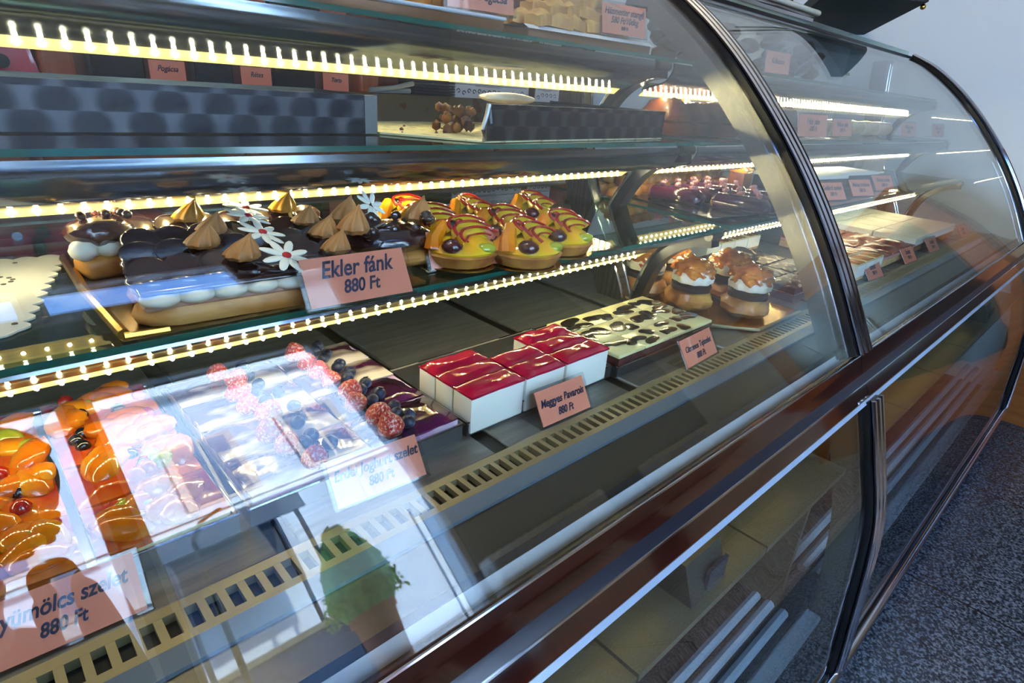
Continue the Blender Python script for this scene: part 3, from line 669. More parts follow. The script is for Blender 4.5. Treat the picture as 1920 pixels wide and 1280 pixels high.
for x in (X0+.06, 2.52, 7.2): support(x)
Z1, Z2, Z3 = -.520, -.178, .168
# LED light fixtures under each shelf
def fixture(x0, x1, ey, ez, ly, lz):
    if ez > -.4: path = cr_([(ey+.003, ez), (ey+.003, ez-.03), (ey+.035, ez-.075), (ey+.11, ez-.100), (ly-.02, lz+.014)], 6)
    else: path = cr_([(ey+.005, ez), (ey+.08, ez-.038), (ey+.18, ez-.082), (ly-.02, lz+.025)], 6)
    b = B(); ribbon(b, path, .008, x0, x1); f = ca('light_fixture', b, M_REFL)
    b = B(); ribbon(b, [(ly-.050, lz+.046), (ly-.036, lz+.034), (ly-.020, lz+.016)], .01, x0, x1); ca('light_profile', b, M_PROFILE, f)
    # tape faces forward and down so that it washes the shelf below
    n = Vector((0, -.62, -.784)); t = Vector((0, .784, -.62)); c0 = Vector((0, ly-.012, lz-.004))
    b = B(); vs = [b.verts.new(Vector((x, 0, 0))+c0+t*s) for x, s in ((x0+.02, -.021), (x1-.02, -.021), (x1-.02, .021), (x0+.02, .021))]
    b.faces.new(vs); e = bmesh.ops.extrude_face_region(b, geom=b.faces[:]); bmesh.ops.translate(b, verts=[v for v in e['geom'] if isinstance(v, bmesh.types.BMVert)], vec=-n*.004)
    ca('led_tape', b, M_LEDSTRIP, f, False)
    b = B(); k = int((x1-x0-.06)/.047)
    for i in range(k):
        c = Vector((x0+.045+i*.047, 0, 0))+c0+n*.004
        sph(b, c, .0052, 1, (1, 1, 1))
    o = ca('led_chips', b, M_LED, f)
for x0, x1 in ((X0+.1, 2.44), (2.60, 7.12)):
    fixture(x0, x1, 1.27, Z1-.018, 1.60, -.705)
    fixture(x0, x1, 1.50, Z2-.022, 1.77, -.345)
    fixture(x0, x1, 1.70, Z3-.022, 1.88, .015)
# glass shelves (lift out: things of their own)
def shelf(x0, x1, y0, z, label):
    b = B(); box(b, x0, x1, y0, 2.42 if z < -.4 else 2.36, z-.015, z); b.normal_update()
    for f in b.faces: f.material_index = 0 if abs(f.normal.z) > .5 else 1
    o = obj('glass_shelf', b, [G_SHELF, M_EDGE], origin=((x0+x1)/2, y0+.4, z), smooth=False); tag(o, label, 'shelf', 'glass shelves of the display case')
for z, y0, nm in ((Z1, 1.27, 'lowest'), (Z2, 1.50, 'middle'), (Z3, 1.70, 'top')):
    shelf(X0+.12, 2.56, y0, z, 'green-edged %s glass shelf in the left bay' % nm)
    shelf(2.62, 7.15, y0, z, 'green-edged %s glass shelf in the right bay' % nm)

# ------------------------------------------------------------------ price cards
def price_card(bl, br, z, lines, label, h=.132, tilt=30, foot=True, group=None, sz=None):
    a = at(bl[0], bl[1], z=z); c = at(br[0], br[1], z=z) if isinstance(br, tuple) else None
    if c is None:
        w, yaw = br, 0 if not isinstance(br, list) else 0
    if isinstance(br, list): w, yaw = br[0], radians(br[1]); c = a+Vector((cos(yaw), sin(yaw), 0))*w
    w = (c-a).length; yaw = math.atan2(c.y-a.y, c.x-a.x); m = (a+c)/2
    return card_at((m.x, m.y, z), w, yaw, lines, label, h, tilt, group, sz)
def card_at(loc, w, yaw, lines, label, h=.132, tilt=30, group=None, sz=None):
    t = thing('price_card', label, 'price card', loc, yaw, group)
    T = Matrix.Rotation(-radians(tilt), 4, 'X')
    b = B(); q = rbox(-w/2, w/2, -.004, .006, 0, h, .003, 1); merge(b, q, T)
    q = rbox(-w/2, w/2, -.002, .095, 0, .005, .002, 1); merge(b, q); obj('holder', b, G_ACRYL, t, smooth=False)
    b = B(); q = B(); box(q, -w/2+.012, w/2-.012, -.0015, .0015, .008, h-.010); merge(b, q, T); p = obj('paper', b, M_SALMON, t, smooth=False)
    rot = (pi/2-radians(tilt), 0, 0)
    for s, size, hz in lines:
        yz = T @ Vector((0, -.0022, h*hz)); text(s, size, M_INK, t, yz, rot, name='lettering', bold=.0009)
    return t
def two(a, s, k=1.0): return [(a, s, .52), ('%s' % k, s*.78, .26)]
price_card((576, 588), (783, 550), Z1+.02, [('Ekler fánk', .056, .55), ('880 Ft', .044, .24)], 'salmon card reading Ekler fánk 880 Ft in front of the chocolate éclairs')
price_card((803, 512), (953, 500), Z1+.001, [('Gyümölcs kosár', .045, .52), ('980 Ft', .036, .24)], 'salmon card reading Gyümölcs kosár 980 Ft before the fruit tartlets')
price_card((1015, 808), (1112, 765), -1, [('Meggyes Bavarois', .035, .50), ('880 Ft', .034, .20)], 'salmon card reading Meggyes Bavarois 880 Ft before the red glazed slices')
price_card((1288, 696), (1348, 662), -1, [('Citromos Tejszelet', .034, .50), ('880 Ft', .034, .20)], 'salmon card reading Citromos Tejszelet before the black and cream slices', tilt=32)
card_at((.672, 1.10, -1), .28, radians(-3), [('Erdei Joghurt szelet', .037, .55), ('880 Ft', .034, .26)], 'salmon card reading Erdei Joghurt szelet before the berry slices', tilt=34)
_g = at(292, 1142, z=-1)
card_at((_g.x-.14, _g.y+.005, -1), .28, radians(-2), [('Gyümölcs szelet', .040, .55), ('880 Ft', .034, .26)], 'salmon card reading Gyümölcs szelet before the jellied fruit at lower left', tilt=34)
price_card((1417, 603), (1443, 582), -1, [('Képviselőfánk', .040, .55), ('780 Ft', .034, .26)], 'small salmon card standing on the tray edge beside the caramel cream puffs', tilt=34)
a = at(1155, 78, y=1.76)
card_at((a.x, 1.72, Z3+.05), .26, radians(-12), [('Házmester stangli', .036, .62), ('580 Ft/10dkg', .034, .38), ('580 Ft', .018, .2)], 'salmon card reading Házmester stangli on the top shelf', tilt=12)
card_at((1.48, 1.76, Z3+.05), .28, radians(-12), [('Sajtos Pogácsa', .042, .3)], 'salmon card cut by the top edge, on the top shelf left of the crumbly pastry', tilt=10)
a = at(1520, 248, y=1.6)
card_at((a.x, 1.58, Z2+.01), .36, radians(-8), [('Házi pite', .05, .55), ('680 Ft', .042, .28)], 'salmon card reading Házi pite before the brown pie on the middle shelf', h=.15, tilt=14)
for (u, v), lab in (((1580, 254), 'salmon card right beside the Házi pite card on the middle shelf'), ((1706, 250), 'faint salmon card right of the pale rolls on the middle shelf'), ((1762, 248), 'faintest salmon card at the right end of the middle shelf')):
    a = at(u, v, y=1.62); card_at((a.x, 1.62, Z2+.01), .30, radians(-6), [('Mákos pite', .045, .55), ('680 Ft', .036, .28)], lab, tilt=16)
for (u, v), s, lab in (((1566, 377), 'Gellérti szelet', 'leftmost of the three salmon cards on the lowest shelf of the right bay'), ((1620, 369), 'Mézes krémes', 'middle one of the three salmon cards on the lowest shelf of the right bay'), ((1661, 358), 'Dobos torta', 'rightmost of the three salmon cards on the lowest shelf of the right bay')):
    a = at(u, v, z=Z1); card_at((a.x, min(a.y, 1.42), Z1+.001), .27, radians(-13), [(s, .042, .55), ('580 Ft', .034, .26)], lab, tilt=34)
for (u, v), lab in (((1582, 552), 'salmon card half hidden by the curved post, on the deck'), ((1650, 525), 'low salmon card on the deck before the striped cream slices'), ((1705, 492), 'salmon card on the deck before the red crumble cake'), ((1752, 472), 'salmon card on the deck before the long white cake'), ((1815, 446), 'rightmost salmon card on the deck, dim behind the glass')):
    a = at(u, v, z=-1); card_at((a.x, 1.045, -1), .27, radians(-3), [('Szelet', .05, .55), ('780 Ft', .036, .26)], lab, tilt=36)
#FOOD
# ------------------------------------------------------------------ PASTRIES
M_CHOC = mat('chocolate_glaze', '2a181c', .16, coat=1, color2='361c1a', cscale=20)
M_CHOCB = mat('chocolate_brown', '4a2416', .25, coat=.8)
M_CREAM = mat('whipped_cream', 'f1ead6', .45, sub=.3)
M_MOUSSE = mat('nougat_mousse', 'b48a72', .5, sub=.2)
M_DOLL = mat('caramel_cream', 'b07a44', .45, sub=.2)
M_YDOLL = mat('yellow_cream', 'd99a1c', .4, sub=.2)
M_BUN = mat('baked_choux', 'd9a056', .5, color2='b87a34', cscale=25, bump=.15, bscale=60, coat=.1)
M_CRUST = mat('baked_crust', 'c98a3c', .5, color2='a8622a', cscale=30, bump=.2, bscale=90, coat=.2)
M_PETAL = mat('sugar_petal', 'efeede', .4)
M_RED = mat('red_sugar', 'b81420', .4)
M_MANGO = mat('mango_jelly', 'f0b016', .10, coat=1, color2='d8c428', cscale=18, sub=.3)
M_MRED = mat('red_syrup', 'a8181a', .1, coat=1)
M_GRAPE = mat('dark_grape', '4a1a1e', .08, coat=1, sub=.2)
M_GGRAPE = mat('green_grape', 'a8ac30', .08, coat=1, sub=.3)
M_BLUE = mat('blueberry_skin', '1d2740', .35, color2='6b7d94', cscale=90, lo=.5, hi=.7)
M_BLUEG = mat('glazed_blueberry', '12161f', .08, coat=1)
M_STRAW = mat('frosted_strawberry', 'b8260f', .35, color2='e6b8a8', cscale=420, lo=.50, hi=.62, bump=.4, bscale=300)
M_RASP = mat('glazed_red_berry', 'a51a14', .08, coat=1, sub=.2)
M_ORANGE = mat('glazed_peach', 'd46a08', .12, coat=.6, sub=.2, color2='e09414', cscale=14)
M_WCAKE = mat('white_yoghurt_cream', 'f2eee0', .5, sub=.3, bump=.15, bscale=50)
M_PINKG = mat('cherry_glaze', 'c01238', .08, coat=1, color2='e0506a', cscale=9, lo=.45, hi=.75, sub=.2, stretch=(1, 2.2, 1))
M_PURPW = mat('purple_marbled_top', '4a1236', .12, coat=1, color2='ecd9c0', cscale=11, lo=.44, hi=.56, stretch=(.6, 1.6, 1))
M_PURPD = mat('blackberry_glaze', '260a22', .08, coat=1, color2='5a1c48', cscale=12, bump=.5, bscale=22)
M_LILAC = mat('lilac_cream', 'c89ab8', .45, color2='e9d8dc', cscale=16, sub=.2, stretch=(1, 1, 3))
M_CREAMY = mat('pale_vanilla_top', 'ece0a0', .3, coat=.5)
M_DISC = mat('grey_brown_chocolate', '2b2624', .18, coat=.8)
M_SPONGE = mat('cocoa_sponge', '3a1712', .8, bump=.6, bscale=90, color2='54261c', cscale=60)
M_GOLDB = mat('golden_pogacsa', 'e0962a', .45, coat=.3, color2='c4701c', cscale=25, bump=.2, bscale=70)
M_PURPE = mat('plum_glaze', '5c1f3c', .14, coat=1, color2='45152c', cscale=20)
M_PINKC = mat('pink_crumb', 'c98a8a', .6)
M_CARA = mat('caramel_shell', 'b4581a', .1, coat=1, color2='d98a2c', cscale=30, bump=.4, bscale=60)
M_CHOCF = mat('chocolate_cream_layer', '2e1c1c', .4)
M_STRIPE = mat('caramel_stripe', 'a8641c', .2, coat=.6)
M_SHAV = mat('chocolate_shavings', '241712', .5, color2='b09a7c', cscale=60, lo=.52, hi=.6, bump=.8, bscale=60)
M_REDCR = mat('red_crumble', '4e1610', .4, color2='963c22', cscale=45, bump=.8, bscale=55, coat=.3)
M_SPONGEY = mat('pale_sponge', 'd9b27a', .7, color2='c99a60', cscale=60)
M_STRUD = mat('dark_baked_pastry', '7a3c18', .4, coat=.3, color2='3e1a0c', cscale=14, bump=.5, bscale=30)
M_CRUMBY = mat('crumbly_pastry', 'd6a04a', .6, color2='b87c30', cscale=35, bump=.7, bscale=60)
M_TRAYIN = mat('crumb_strewn_steel', '56524a', .45, .7, color2='4a2a1e', cscale=26, lo=.62, hi=.66)
M_BOARD = mat('pastry_board', 'd9cf9c', .5, color2='a8966a', cscale=50, lo=.55, hi=.62)

def rnd(a, b_): return random.uniform(a, b_)

# ---- shelf one, left: eclair tray
ty, tx0, tx1 = 1.30, .165, .99
t = thing('cake_board', 'brown-gold rectangular board under the chocolate éclairs', 'cake board', (.56, 1.58, Z1))
b = B(); vs = box(b, -.365, .36, -.30, .33, .003, .010); obj('board', b, mat('brown_gold', '9a7640', .25, .8), t, smooth=False)
b = B(); tube(b, [(-.36, -.30, .018), (-.37, .0, .02), (-.36, .32, .018)], .012, 8); tube(b, [(-.36, -.3, .014), (-.28, -.302, .012)], .008, 6); obj('crimped_rim', b, M_GOLD, t)
def dollop(h=.07, r=.038, n=9):
    b = B(); lathe(b, [(r*.8, 0), (r, h*.18), (r*.85, h*.4), (r*.5, h*.68), (r*.18, h*.9), (.002, h*1.05)], n=n*6, f=lambda a: 1+.09*cos(n*a))
    for v in b.verts: v.co.x += .25*v.co.z*v.co.z/.07; v.co *= 1+.04*noise.noise(v.co*30)
    return b
def daisy(r=.062):
    b = B()
    for k in range(8):
        a = 2*pi*k/8
        sph(b, (cos(a)*r*.55, sin(a)*r*.55, .003*(k % 2)), r*.46, 2, (1, .38, .16), rot=Matrix.Rotation(a, 4, 'Z'))
    return b
def eclair(name_label, loc, L_=.46, rz=0, top='a', daisies=0, doll='c', ck=7):
    t = thing('eclair', name_label, 'éclair', loc, rz, 'chocolate éclairs on the lowest shelf'); t.scale = (1, 1, .70)
    h = L_/2; W_ = .062
    b = B(); q = B(); lathe(q, [(.002, -h), (.03, -h+.01), (W_*.85, -h+.035), (W_, -h+.08), (W_*1.02, 0), (W_, h-.08), (W_*.85, h-.035), (.03, h-.01), (.002, h)], n=18)
    merge(b, q, Matrix.Rotation(pi/2, 4, 'Y'))
    for v in b.verts:
        v.co.z = max(v.co.z, -.034)*.9+.034; v.co *= 1+.03*noise.noise(v.co*12+Vector(loc))
        v.co.z = min(v.co.z, .062)
    obj('bun', b, M_BUN, t)
    b = rbox(-h+.015, h-.015, -.055, .055, .055, .080, .012, 2); obj('mousse_layer', b, M_MOUSSE, t)
    b = B()
    for k in range(ck):
        x = -h+.05+(L_-.10)*k/(ck-1)
        for y in (-.042, .042): sph(b, (x, y, .090), .036, 3, (1.08, .85, .72), nz=.04)
    box(b, -h+.03, h-.03, -.04, .04, .075, .10); obj('cream_scallops', b, M_CREAM, t)
    b = rbox(-h+.012, h-.012, -.062, .060, .104, .124, .010, 3); n_ = 7
    for k in range(n_):
        x = -h+.045+(L_-.09)*k/(n_-1)
        sph(b, (x, .012, .124), .045, 3, (1, .95, .50), nz=.03)
    obj('chocolate_glaze', b, M_CHOC, t)
    b = B()
    for k in range(n_):
        x = -h+.045+(L_-.09)*k/(n_-1)
        q = B(); lathe(q, [(.002, -.004), (.040, -.004), (.042, 0), (.040, .004), (.002, .004)], n=24)
        merge(b, q, Matrix.Translation((x, .020, .150)) @ Matrix.Rotation(radians(48+rnd(-6, 6)), 4, 'X') @ Matrix.Rotation(radians(rnd(-8, 8)), 4, 'Y'))
        TT = Matrix.Translation((x, .020, .150)) @ Matrix.Rotation(radians(48), 4, 'X'); tube(b, [TT @ Vector((.041*cos(pi*i/14), .041*sin(pi*i/14), .002)) for i in range(15)], .0035, 6)
    obj('chocolate_discs', b, M_CHOC, t)
    for (x, y, z, kind) in doll or []:
        b = dollop(rnd(.066, .078), rnd(.034, .040)); obj('cream_dollop', b, M_YDOLL if kind == 'y' else M_DOLL, t, loc=(x, y, z))
    for (x, y, z, tl) in daisies or []:
        b = daisy(); o = obj('sugar_daisy', b, M_PETAL, t, loc=(x, y, z)); o.rotation_euler = (radians(tl), 0, rnd(0, 1))
        b = B(); sph(b, (0, 0, .006), .011, 2, (1, 1, .6)); obj('daisy_centre', b, M_RED, o)
    return t
ex = .50
eclair('front chocolate éclair with white scalloped cream, nearest the glass', (ex-.02, 1.335, Z1+.008), .50, radians(-3), doll=[(-.02, 0, .165, 'c'), (.20, .0, .15, 'c')], daisies=[(.06, -.045, .175, 38)])
eclair('second chocolate éclair from the glass, with white sugar daisy', (ex+.0, 1.468, Z1+.008), .50, radians(-3), doll=[(-.08, 0, .165, 'c'), (.22, .01, .155, 'c')], daisies=[(.05, -.02, .20, 30)])
eclair('third chocolate éclair from the glass, with daisy and brown dollops', (ex+.04, 1.60, Z1+.008), .52, radians(-2), doll=[(-.06, -.01, .165, 'c'), (.19, .0, .165, 'c')], daisies=[(.035, 0, .21, 24)])
eclair('rear chocolate éclair with yellow cream dollops', (ex+.08, 1.735, Z1+.008), .54, radians(-2), doll=[(-.11, 0, .17, 'y'), (.15, .01, .175, 'y')], daisies=[(.04, .0, .20, 20)])
def brownend(loc, label):
    t = thing('eclair_half', label, 'éclair', loc, radians(8))
    b = rbox(-.06, .06, -.05, .05, 0, .055, .02, 3); obj('bun', b, M_CRUST, t)
    b = B()
    for k in range(5): sph(b, (-.05+.028*k, rnd(-.03, 0), .075), .030, 3, (1, 1, .9), nz=.1)
    obj('cream', b, M_CREAM, t)
    b = B(); sph(b, (0, 0, .11), .07, 3, (1.1, .9, .5), nz=.15)
    for k in range(6): sph(b, (rnd(-.05, .06), rnd(-.04, .04), .15), .012, 2)
    obj('chocolate_cap', b, M_CHOCB, t)
brownend((.265, 1.74, Z1+.008), 'broken éclair end with yellow crust and brown glaze, back left of the tray')
brownend((.37, 1.875, Z1+.008), 'tall round brown-glazed éclair end behind the others')
# right cluster of dark shards
t = thing('eclair', 'éclair heaped with dark chocolate shards left of the fruit tartlets', 'éclair', (.93, 1.50, Z1+.008), radians(-3), 'chocolate éclairs on the lowest shelf')
b = rbox(-.13, .15, -.10, .10, 0, .05, .03, 3); obj('bun', b, M_BUN, t)
b = B(); sph(b, (0, 0, .075), .13, 3, (1.1, .85, .38), nz=.12)
for k in range(26):
    sph(b, (rnd(-.13, .13), rnd(-.1, .08), rnd(.10, .15)), rnd(.014, .026), 2, (1, rnd(.5, 1), .8), nz=.2)
obj('chocolate_shards', b, M_CHOC, t)
for k, (x, y) in enumerate(((-.10, .05), (.10, -.02), (-.14, -.08))):
    b = dollop(.07, .042); obj('cream_dollop', b, M_DOLL, t, loc=(x, y, .12))
b = daisy(.05); o = obj('sugar_daisy', b, M_PETAL, t, loc=(-.03, .03, .165)); o.rotation_euler = (radians(50), 0, .4)
# doily on the left of shelf one
t = thing('paper_doily', 'white paper lace doily with scalloped edge, far left of the lowest shelf', 'doily', (-.25, 1.7, Z1+.002))
b = B(); R_ = .42; pts = []; n_ = 18
cs = [(-.8, -.32), (.30, -.26), (.45, .28), (-.8, .36)]
ring = []
for i in range(4):
    p0 = Vector(cs[i]); p1 = Vector(cs[(i+1) % 4]); L0 = (p1-p0).length; k = max(3, int(L0/.05)); d = (p1-p0)/k; nn = Vector((d.y, -d.x)).normalized()
    for j in range(k):
        for q in range(5): a = q/5; ring.append(p0+d*(j+a)+nn*.018*sin(pi*a))
f0 = [b.verts.new((p.x, p.y, .004)) for p in ring]; f1 = [b.verts.new((p.x, p.y, 0)) for p in ring]
b.faces.new(f0); b.faces.new(f1[::-1])
for i in range(len(ring)): k = (i+1) % len(ring); b.faces.new((f0[k], f0[i], f1[i], f1[k]))
obj('lace_sheet', b, M_DOILY, t, smooth=False)
b = B()
for cxx, cyy in ((.26, .10), (.0, .10), (-.26, .10), (.20, -.14), (-.06, -.14)):
    for k in range(16):
        a = 2*pi*k/16; cyl(b, (cxx+.07*cos(a), cyy+.045*sin(a), .003), (cxx+.07*cos(a), cyy+.045*sin(a), .0052), .006, n=6)
for k in range(22): cyl(b, (-.7+k*.05, -.22+.01*(k % 2), .003), (-.7+k*.05, -.22+.01*(k % 2), .0052), .006, n=6); cyl(b, (-.7+k*.05, .24+.01*(k % 2), .003), (-.7+k*.05, .24+.01*(k % 2), .0052), .006, n=6)
obj('lace_holes', b, mat('lace_hole_shadow', '6b6552', .9), t, smooth=False)

# ---- fruit tartlets
def tartlet(loc, rz, label, seed):
    random.seed(seed)
    t = thing('fruit_tartlet', label, 'tartlet', loc, rz, 'glazed fruit tartlets on gold discs'); t.scale = (1.18, 1.18, .80)
    b = B(); lathe(b, [(.001, 0), (.092, 0), (.10, .002), (.10, .006), (.001, .006)], n=32); obj('gold_disc', b, M_GOLD, t)
    b = B(); lathe(b, [(.072, .006), (.084, .010), (.096, .044), (.100, .052), (.094, .058), (.05, .058)], n=60, f=lambda a: 1+.018*cos(20*a)); obj('crust', b, M_CRUST, t)
    b = B(); lathe(b, [(.094, .058), (.097, .066), (.085, .085), (.055, .105), (.02, .118), (.002, .12)], n=30)
    for v in b.verts: v.co *= 1+.05*noise.noise(v.co*14+Vector((seed, 0, 0)))
    obj('glazed_filling', b, M_MANGO, t)
    # leaning mango fan
    for k in range(3):
        b = B(); q = B(); n_ = 14; m_ = 5; G = []
        for i in range(n_+1):
            a = pi*i/n_
            G.append([q.verts.new((-.075*cos(a), -.02+.0*j, .0+.052*sin(a)*(j/m_))) for j in range(m_+1)])
        for i in range(n_):
            for j in range(m_):
                G[i][j].co.y = -.012*sin(pi*i/n_)
        for row in G:
            for j, v in enumerate(row): v.co.y = -.020*(j/m_)-.010*abs(v.co.x)/.07
        for i in range(n_):
            for j in range(m_): q.faces.new((G[i][j], G[i+1][j], G[i+1][j+1], G[i][j+1]))
        e = bmesh.ops.extrude_face_region(q, geom=q.faces[:]); bmesh.ops.translate(q, verts=[v for v in e['geom'] if isinstance(v, bmesh.types.BMVert)], vec=(0, .010, 0))
        bmesh.ops.remove_doubles(q, verts=q.verts, dist=.0004)
        merge(b, q); T_ = Matrix.Translation((.022, -.035+.032*k, .088+.012*k)) @ Matrix.Rotation(radians(22), 4, 'Z') @ Matrix.Rotation(radians(-52), 4, 'X')
        bmesh.ops.transform(b, matrix=T_, verts=b.verts); o = obj('mango_slice', b, M_MANGO, t)
        b = B(); tube(b, [T_ @ Vector((-.070*cos(pi*i/12), -.026-.01*abs(cos(pi*i/12))+.002, .0+.050*sin(pi*i/12))) for i in range(13)], .0048, 6); obj('syrup_line', b, M_MRED, o)
        b = B(); tube(b, [T_ @ Vector((-.050*cos(pi*i/12), -.016-.008*abs(cos(pi*i/12)), .0+.024*sin(pi*i/12))) for i in range(13)], .0035, 6); obj('syrup_line', b, M_MRED, o)
    b = B(); sph(b, (-.055, -.052, .090), .028, 3); obj('dark_grape', b, M_GRAPE, t)
    b = B(); sph(b, (.03, -.075, .078), .024, 3, (1.2, .8, .9)); obj('green_grape', b, M_GGRAPE, t)
    for x, y in ((-.028, .02), (-.005, .038)):
        b = B(); sph(b, (x, y, .138), .018, 2, (1, 1, .9)); obj('blueberry', b, M_BLUEG, t)
    b = B(); sph(b, (.02, .045, .140), .015, 2, nz=.2); obj('red_berry', b, M_RASP, t)
    b = B(); tube(b, [(-.085, -.01, .07), (-.075, .0, .11), (-.05, .015, .14), (-.035, .03, .15)], .026, 8, taper=lambda k: 1-.5*k); obj('orange_wedge', b, M_ORANGE, t)
tl = [((735, 432), 'far left'), ((797, 462), 'front left'), ((862, 432), 'middle of the back row'), ((862, 492), 'behind the Gyümölcs kosár card, left half'), ((935, 462), 'middle, behind the card'), ((992, 425), 'back right'), ((982, 492), 'front right beside the card'), ((1045, 470), 'far right')]
for i, ((u, v), l) in enumerate(tl):
    p = at(u, v, z=Z1+.008); tartlet((p.x, min(p.y, 1.67+.08*(i == 0)), Z1+.008), rnd(-.25, .25), 'mango tartlet with red syrup lines, %s' % l, i+1)
random.seed(11)
b = rbox(-.40, .40, -.30, .33, 0, .007, .003, 1); o = obj('mirror_tray', b, mat('mirror_tray_steel', 'a8a595', .12, 1), loc=(1.42, 1.60, Z1)); tag(o, 'flat shiny tray under the fruit tartlets', 'tray')
o.location = P(1.42, 1.60, Z1); o.rotation_euler = (0, 0, radians(-8))

# ---- deck: pans
def pan(x0, x1, y0, y1, h, label):
    t = thing('baking_pan', label, 'pan', ((x0+x1)/2, (y0+y1)/2, -1)); w = (x1-x0)/2; d = (y1-y0)/2
    b = B(); box(b, -w, w, -d, d, 0, .006)
    for q in ((-w, w, -d, -d+.008), (-w, w, d-.008, d), (-w, -w+.008, -d+.008, d-.008), (w-.008, w, -d+.008, d-.008)):
        box(b, q[0], q[1], q[2], q[3], .006, h)
    obj('pan_body', b, M_PAN, t, smooth=False)
    b = B(); tube(b, [(-w, -d, h), (w, -d, h), (w, d, h), (-w, d, h), (-w, -d, h)], .004, 6); obj('pan_rim', b, M_CHROME, t)
pan(.36, .995, 1.185, 1.90, .052, 'steel pan under the purple berry yoghurt slices')
pan(1.012, 1.722, 1.185, 1.62, .048, 'steel pan under the red glazed cream slices')
pan(1.738, 2.45, 1.165, 1.62, .042, 'steel pan under the black and cream chocolate slices')
pan(-.58, .335, 1.185, 1.95, .052, 'steel pan under the jellied fruit slices')
# ---- red glazed slices
def redslice(x0, x1, y0, y1, label):
    t = thing('cream_slice', label, 'cake slice', ((x0+x1)/2, (y0+y1)/2, -.993), group='red glazed cream slices'); w = (x1-x0)/2; d = (y1-y0)/2
    b = rbox(-w, w, -d, d, 0, .128, .006, 2)
    for v in b.verts:
        k = v.co.z/.128; v.co.x *= 1.0-.03*(1-k)*0+.0; v.co += Vector((noise.noise(v.co*20+Vector((x0, y0, 0)))*.002, 0, 0))
    obj('white_cream', b, M_WCAKE, t)
    b = B(); slab(-w-.001, w+.001, -d-.001, d+.001, .122, .137, 18, 10, .006, 20, x0*7+y0*3, .006, b, .002)
    for v in b.verts:
        if v.co.z <= .1201: v.co.z += .006*noise.noise(Vector((v.co.x*30, v.co.y*30, x0)))
    obj('cherry_glaze', b, [M_PINKG, mat('cherry_edge', 'b0103a', .12, coat=1)], t)
xs_ = [(1.020, 1.243), (1.252, 1.438), (1.448, 1.680)]; ys_ = [(1.178, 1.268), (1.272, 1.360), (1.364, 1.450)]
nm = ['left', 'middle', 'right']
for i, (x0, x1) in enumerate(xs_):
    for j, (y0, y1) in enumerate(ys_):
        if i == 1 and j == 2: continue
        redslice(x0, x1, y0, y1, 'red glazed white cream slice, %s column, %s' % (nm[i], ['nearest the glass', 'second from the glass', 'third from the glass'][j]))
# ---- chocolate and cream slices
def chocslice(x0, x1, y0, y1, label, seed):
    random.seed(seed)
    t = thing('chocolate_cream_slice', label, 'cake slice', ((x0+x1)/2, (y0+y1)/2, -.994), group='black and cream chocolate slices'); w = (x1-x0)/2; d = (y1-y0)/2
    b = rbox(-w, w, -d, d, 0, .035, .004, 1); obj('white_cream', b, M_WCAKE, t)
    b = slab(-w, w, -d, d, .033, .066, 10, 6, .002, 30, seed, 0, None, .004); obj('cocoa_sponge', b, [M_SPONGE, M_SPONGE], t)
    b = rbox(-w, w, -d, d, .064, .080, .005, 2); obj('vanilla_top', b, M_CREAMY, t)
    for k in range(3):
        cx, cy = (-.55+.55*k)*w+rnd(-.02, .02), rnd(-d*.7, d*.7); r = rnd(.028, .044); a0 = rnd(0, 6)
        b = B(); n_ = 18; top = []; bot = []
        for j in range(n_):
            a = 2*pi*j/n_; rr = r*(1+.30*sin(2*a+a0)+.10*sin(3*a+a0*2))
            x = max(-w+.002, min(w-.002, cx+rr*1.25*cos(a))); y = max(-d+.002, min(d-.002, cy+rr*.8*sin(a)))
            top.append(b.verts.new((x, y, .0835))); bot.append(b.verts.new((x, y, .079)))
        c_ = b.verts.new((cx, cy, .0865))
        for j in range(n_): q = (j+1) % n_; b.faces.new((c_, top[j], top[q])); b.faces.new((top[j], bot[j], bot[q], top[q]))
        obj('chocolate_blot', b, M_DISC, t)
cx_ = [1.746, 1.922, 2.098, 2.274, 2.444]
for i in range(4):
    for j, (y0, y1) in enumerate(((1.172, 1.300), (1.304, 1.432), (1.436, 1.56))):
        chocslice(cx_[i], cx_[i+1]-.003, y0, y1, 'black and cream slice, %s column from the left, %s row' % (['first', 'second', 'third', 'fourth'][i], ['front', 'second', 'third'][j]), i*5+j+40)
